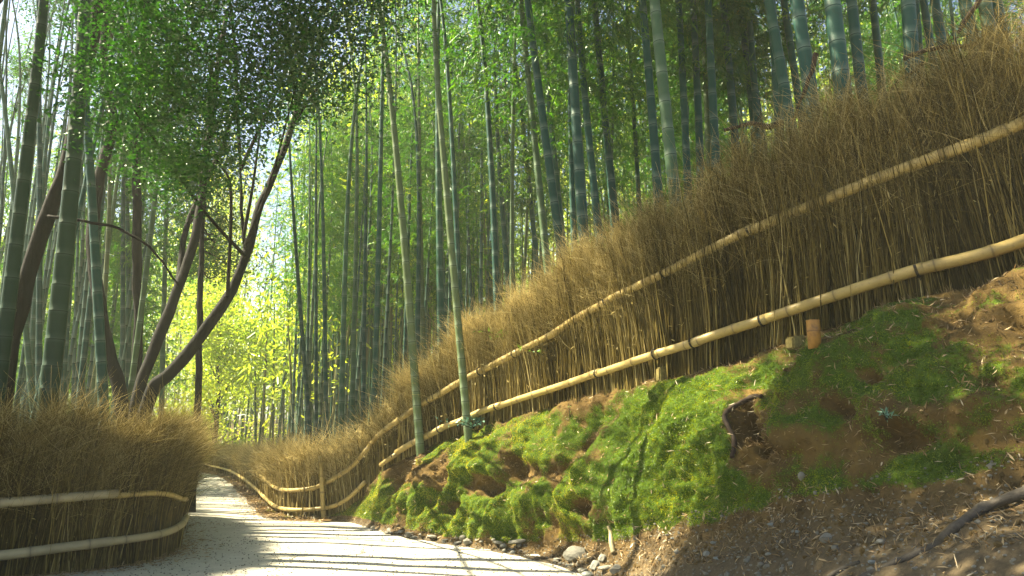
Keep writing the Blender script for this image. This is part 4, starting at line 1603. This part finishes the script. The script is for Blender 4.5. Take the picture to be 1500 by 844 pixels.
# grit and pebbles
w = area * seen * (tri_row > 0.9) * (tri_row < 2.15)
P, Nn, k = sample_bank(5000, w)
mb = MB()
v0, f0 = ico(1)
s = rng.uniform(0.003, 0.014, len(P)) * (1 + (rng.random(len(P)) > 0.96) * 1.2)
V = P[:, None] + v0[None] * s[:, None, None] * rng.uniform(0.5, 1.2, (len(P), 1, 3)) * np.array([1, 1, 0.7])
mb.add(V.reshape(-1, 3), (f0[None] + (np.arange(len(P)) * len(v0))[:, None, None]).reshape(-1, 3))
# grit on the path
n = 9000
yy = 5.2 + 14 * rng.random(n) ** 1.7
xx = np.array([rng.uniform(np.interp(y, LF[4:, 1], LF[4:, 0]), np.interp(-y, -t1[::-1][::-1][:, 1], t1[:, 0]) if False else 1.5) for y in yy])
P2 = np.c_[xx, yy, np.full(n, 0.0)]
okp = np.ones(n, bool)
okp &= fence_sd(xx, yy)[0] < -0.4
P2 = P2[okp]
s = rng.uniform(0.003, 0.011, len(P2))
V = P2[:, None] + v0[None] * s[:, None, None] * np.array([1, 1, 0.6])
mb.add(V.reshape(-1, 3), (f0[None] + (np.arange(len(P2)) * len(v0))[:, None, None]).reshape(-1, 3))
pb = link('pebbles', mb.mesh('pebbles', M['stone'], False))
tag(pb, 'fine grit and pebbles on the path and the dirt slope', 'pebbles', kind='stuff')

# dirt skirt and litter along the foot of the left fence
n = 1500
s_ = rng.uniform(2.0, 9.0, n) / (len(LF) - 1) * 399
k = s_.astype(int)
off = np.abs(rng.normal(size=n)) * 0.22 + 0.05
C = np.c_[LFC[k] + nol[k] * off[:, None], np.full(n, 0.012)]
mb = MB()
leaves(mb, C, np.c_[rng.normal(size=(n, 2)), rng.uniform(0, 0.3, n)], np.array([0, 0, 1.0]) + 0.3 * rand_dirs(n), rng.uniform(0.03, 0.10, n), rng.uniform(0.006, 0.015, n), rng.random(n) * 0.8, 0.1)
n = 2600
k = rng.integers(180, 400, n)
m_ = np.linspace(0, nS - 1, 500) > 12
R = FENCE[m_]
k = rng.integers(0, len(R), n)
tg = norm(np.gradient(R[:, :2], axis=0))
C = np.c_[R[k, :2] - np.c_[tg[k, 1], -tg[k, 0]] * (np.abs(rng.normal(size=n)) * 0.25 + 0.15)[:, None], np.full(n, 0.02)]
leaves(mb, C, np.c_[rng.normal(size=(n, 2)), rng.uniform(0, 0.4, n)], np.array([0, 0, 1.0]) + 0.3 * rand_dirs(n), rng.uniform(0.04, 0.14, n), rng.uniform(0.008, 0.02, n), rng.random(n) * 0.8, 0.1)
o = link('dry_litter', mb.mesh('dry_litter', M['litter']))
tag(o, 'dry twigs and leaves fallen along the feet of the fences', 'leaf litter', kind='stuff')


# long exposed root
def on_curve(name, px, r0, r1, label, cat, mat, lift=0.6, sides=10):
    P = np.array([on_bank(u, v)[0] for u, v in px])
    Y = P[:, 1].mean()
    o_base = P[0].copy()
    C = crom(P, 24 * len(px))
    rad = np.linspace(r0, r1, len(C)) * Y / F / 2
    rad = rad * (1 + 0.22 * vnoise(C, 0.10, 4) + 0.12 * vnoise(C, 0.04, 8))
    C[:, 2] += rad * (lift + 0.5 * vnoise(C, 0.35, 14))
    C[:, :2] += 0.02 * np.stack([vnoise(C, 0.25, 21), vnoise(C, 0.25, 22)], -1)
    o = empty(name, o_base)
    tag(o, label, cat)
    mb = MB()
    tubes(mb, (C - o_base)[None], rad[None], sides, caps=True)
    o2 = mb.mesh(name, mat)
    bpy.data.objects.remove(o)
    o = link(name, o2, None, o_base)
    tag(o, label, cat)
    return o


on_curve('exposed_root', [(1560, 700), (1500, 722), (1440, 745), (1395, 768), (1360, 792), (1310, 815), (1262, 838), (1250, 850)], 17, 7, 'long smooth grey root snaking over the dirt to the bottom right', 'root', M['root'])
on_curve('exposed_root', [(1250, 821), (1232, 826), (1214, 838), (1205, 850)], 6, 9, 'short dark root stub beside the lower end of the long root', 'root', M['root'])
on_curve('exposed_root', [(1115, 580), (1092, 586), (1076, 605), (1068, 640), (1066, 672)], 7, 8, 'dark old root rimming the hollow in the middle of the bank', 'root', M['dead'], 0.9)
on_curve('fallen_stick', [(886, 773), (889, 783), (893, 796), (899, 806)], 6, 7, 'short pale bent stick stuck in the foot of the bank', 'stick', M['pole_grey'], 0.9)

# bamboo stump and wooden pegs
p, nn = on_bank(1190, 501)
stump = empty('bamboo_stump', p)
tag(stump, 'short orange bamboo stump standing under the lower rail', 'stump')
sc_ = p[1] / F
mb = MB()
hz = 33 * sc_
rr_ = 9.5 * sc_
zz = np.array([-0.05, hz * 0.45, hz * 0.5, hz * 0.55, hz * 0.93, hz, hz])
ra = np.array([1, 1, 1.05, 1, 1, 1.04, 0.80]) * rr_
zz = np.append(zz, hz * 0.75)
ra = np.append(ra, rr_ * 0.75)
tubes(mb, np.c_[zz * 0, zz * 0, zz][None], ra[None], 16, 0.5, np.array([0, 0, 1, 0, 0, .3, .5, 1])[None], caps=True)
link('stem', mb.mesh('stem', M['stump']), stump)
for (u, v, wpx, hpx, lab) in ((970, 553, 17, 20, 'mossy square wooden peg under the lower rail, left of the bamboo stump'), (1165, 505, 24, 18, 'mossy wooden block beside the orange bamboo stump')):
    p, nn = on_bank(u, v)
    sc_ = p[1] / F
    import bmesh
    bm = bmesh.new()
    bmesh.ops.create_cube(bm, size=1)
    for x in bm.verts:
        x.co.x *= wpx * sc_
        x.co.y *= wpx * sc_ * 0.8
        x.co.z = (x.co.z + 0.3) * hpx * sc_ * 1.1
        if x.co.z > 0:
            x.co.z += x.co.x * 0.18
            x.co.x *= 0.9
    bmesh.ops.bevel(bm, geom=bm.edges[:], offset=0.012, segments=2, affect='EDGES')
    me = bpy.data.meshes.new('wooden_peg')
    bm.to_mesh(me)
    bm.free()
    me.materials.append(M['block'])
    o = link('wooden_peg', me, None, p)
    o.rotation_euler.z = 0.3
    tag(o, lab, 'peg')


# dead branches on the brush
def stick(name, px, r0, r1, label, cat, mat=None, twigs=0, seed=0):
    P = np.array([unproj(*p) for p in px])
    Y = P[:, 1].mean()
    C = crom(P, 10 * len(P))
    C += 0.012 * np.stack([fbm(C + 5 * k, 0.12, 2, seed + k) for k in range(3)], -1)
    rad = np.linspace(r0, r1, len(C)) * Y / F / 2 * (1 + 0.2 * vnoise(C, 0.08, seed))
    mb = MB()
    b = P[0]
    tubes(mb, (C - b)[None], rad[None], 8, caps=True)
    r = np.random.default_rng(seed)
    for _ in range(twigs):
        j = r.integers(5, len(C))
        d = rand_dirs(1, r)[0] * r.uniform(0.08, 0.25)
        Q_ = np.array([C[j], C[j] + d * 0.5 + [0, 0, 0.02], C[j] + d])
        tubes(mb, (Q_ - b)[None], np.array([[0.006, 0.004, 0.002]]), 4)
    o = link(name, mb.mesh(name, mat or M['dead']), None, b)
    tag(o, label, cat)
    return o


def FY(u):
    return FENCE[np.argmin(np.abs(fu - u) + 1000 * (np.arange(500) < 3)), 1]


stick('dead_branch', [(1062, 192, FY(1062)), (1082, 187, FY(1080)), (1100, 180, FY(1100)), (1125, 184, FY(1125)), (1148, 180, FY(1148))], 5, 10, 'dark broken branch lying level on top of the brush', 'branch', twigs=8, seed=1)
stick('dead_branch', [(1322, 86, FY(1322)), (1350, 76, FY(1350)), (1390, 70, FY(1390)), (1425, 66, FY(1425)), (1460, 56, FY(1460))], 9, 4, 'long dark crooked branch lying across the brush near the right edge', 'branch', twigs=12, seed=2)
stick('dead_branch', [(1296, 140, FY(1296)), (1318, 118, FY(1318)), (1340, 104, FY(1340)), (1356, 92, FY(1356))], 4, 6, 'short thin branch tangled in the brush below the long crooked one', 'branch', twigs=8, seed=7)
stick('broken_cane', [(1160, 178, FY(1160)), (1180, 130, FY(1180)), (1197, 78, FY(1197))], 4, 8, 'broken brown bamboo cane leaning up out of the brush', 'cane', twigs=0, seed=3)
stick('broken_cane', [(1404, 48, FY(1404)), (1420, 24, FY(1420)), (1440, -8, FY(1440))], 6, 10, 'split brown cane rising out of the brush at the top right', 'cane', twigs=0, seed=4)
stick('bare_branch', [(70, 318, 9.4), (130, 325, 9.4), (180, 338, 9.5), (225, 368, 9.6), (262, 420, 9.7)], 5, 3, 'thin bare branch arching across the left-hand bamboo', 'branch', M['bark'], twigs=10, seed=5)


# small plants
def plant(name, u, v, Y, n, spread, ll, lw, mat, label, cat, seed, up=0.7, stems=5):
    p = unproj(u, v, Y)
    r = np.random.default_rng(seed)
    o = empty(name, p)
    tag(o, label, cat)
    mb, ml = MB(), MB()
    ends = r.normal(size=(stems, 3)) * np.array([1, 0.5, 0.5]) * spread
    ends[:, 2] = np.abs(ends[:, 2]) + spread * up
    for e in ends:
        C = crom(np.array([[0, 0, 0], e * 0.5 + [0, 0, 0.02], e]), 10)
        tubes(mb, C[None], np.linspace(0.005, 0.002, 10)[None], 4)
        m_ = max(3, n // stems)
        q_ = C[r.integers(2, 10, m_)] + r.normal(size=(m_, 3)) * spread * 0.10
        leaves(ml, q_, norm(e) * 0.4 + r.normal(size=(m_, 3)) * 0.7, np.array([0, -0.4, 1]) + r.normal(size=(m_, 3)) * 0.4, ll * r.uniform(0.6, 1.2, m_), lw * r.uniform(0.7, 1.2, m_), r.random(m_))
    link('stem', mb.mesh('stem', M['bark']), o)
    link('leaves', ml.mesh('leaves', mat), o)
    return o


YB = FY(690)
plant('leafy_shrub', 694, 628, YB - 0.45, 90, 0.17, 0.07, 0.035, M['shrub_leaf'], 'small shrub with bluish leaves at the foot of the leaning bamboo', 'shrub', 1, 0.5, 9)
plant('leafy_sprig', 742, 497, FY(742) - 0.15, 50, 0.17, 0.08, 0.022, M['sprig_leaf'], 'bright green sprig growing out of the brush above the top rail', 'plant', 2, 0.3, 5)
plant('leafy_sprig', 795, 520, FY(795) - 0.2, 30, 0.16, 0.08, 0.018, M['sprig_leaf'], 'thin green sprig crossing just under the top rail', 'plant', 3, 0.1, 4)
p, _ = on_bank(1298, 616)
plant('fern_seedling', 1298, 616, p[1] - 0.02, 26, 0.035, 0.04, 0.016, M['shrub_leaf'], 'tiny pale green seedling growing in the dark moss', 'plant', 4, 0.5, 5)
p, _ = on_bank(1040, 528)
plant('weed_tuft', 1048, 532, p[1] - 0.02, 40, 0.07, 0.06, 0.016, M['sprig_leaf'], 'small green weed under the lower rail between peg and stump', 'plant', 5, 0.4, 6)
p, _ = on_bank(880, 585)
plant('twiggy_seedling', 835, 612, on_bank(835, 612)[0][1] - 0.02, 6, 0.12, 0.03, 0.01, M['sprig_leaf'], 'nearly bare twiggy seedling at the top of the mossy brow', 'plant', 6, 0.9, 3)

# ------------------------------------------------------------------ haze

HZ = 0.0019
if HZ > 0:
    mb = MB()
    x0, x1, y0, y1, z0, z1 = -95, 95, -12, 150, -1.2, 24
    V = [[x, y, z] for x in (x0, x1) for y in (y0, y1) for z in (z0, z1)]
    mb.add(V, [[0, 1, 3, 2], [4, 6, 7, 5], [0, 4, 5, 1], [2, 3, 7, 6], [0, 2, 6, 4], [1, 5, 7, 3]])
    m, t, out = new_mat('haze')
    pv = N(t, 'ShaderNodeVolumePrincipled')
    pv.inputs['Color'].default_value = (0.97, 1.0, 0.86, 1)
    pv.inputs['Density'].default_value = HZ
    pv.inputs['Anisotropy'].default_value = 0.1
    t.links.new(pv.outputs[0], out.inputs['Volume'])
    hz_o = link('haze', mb.mesh('haze', m, False))
    tag(hz_o, 'pale sunlit haze hanging in the grove', 'haze', kind='stuff')
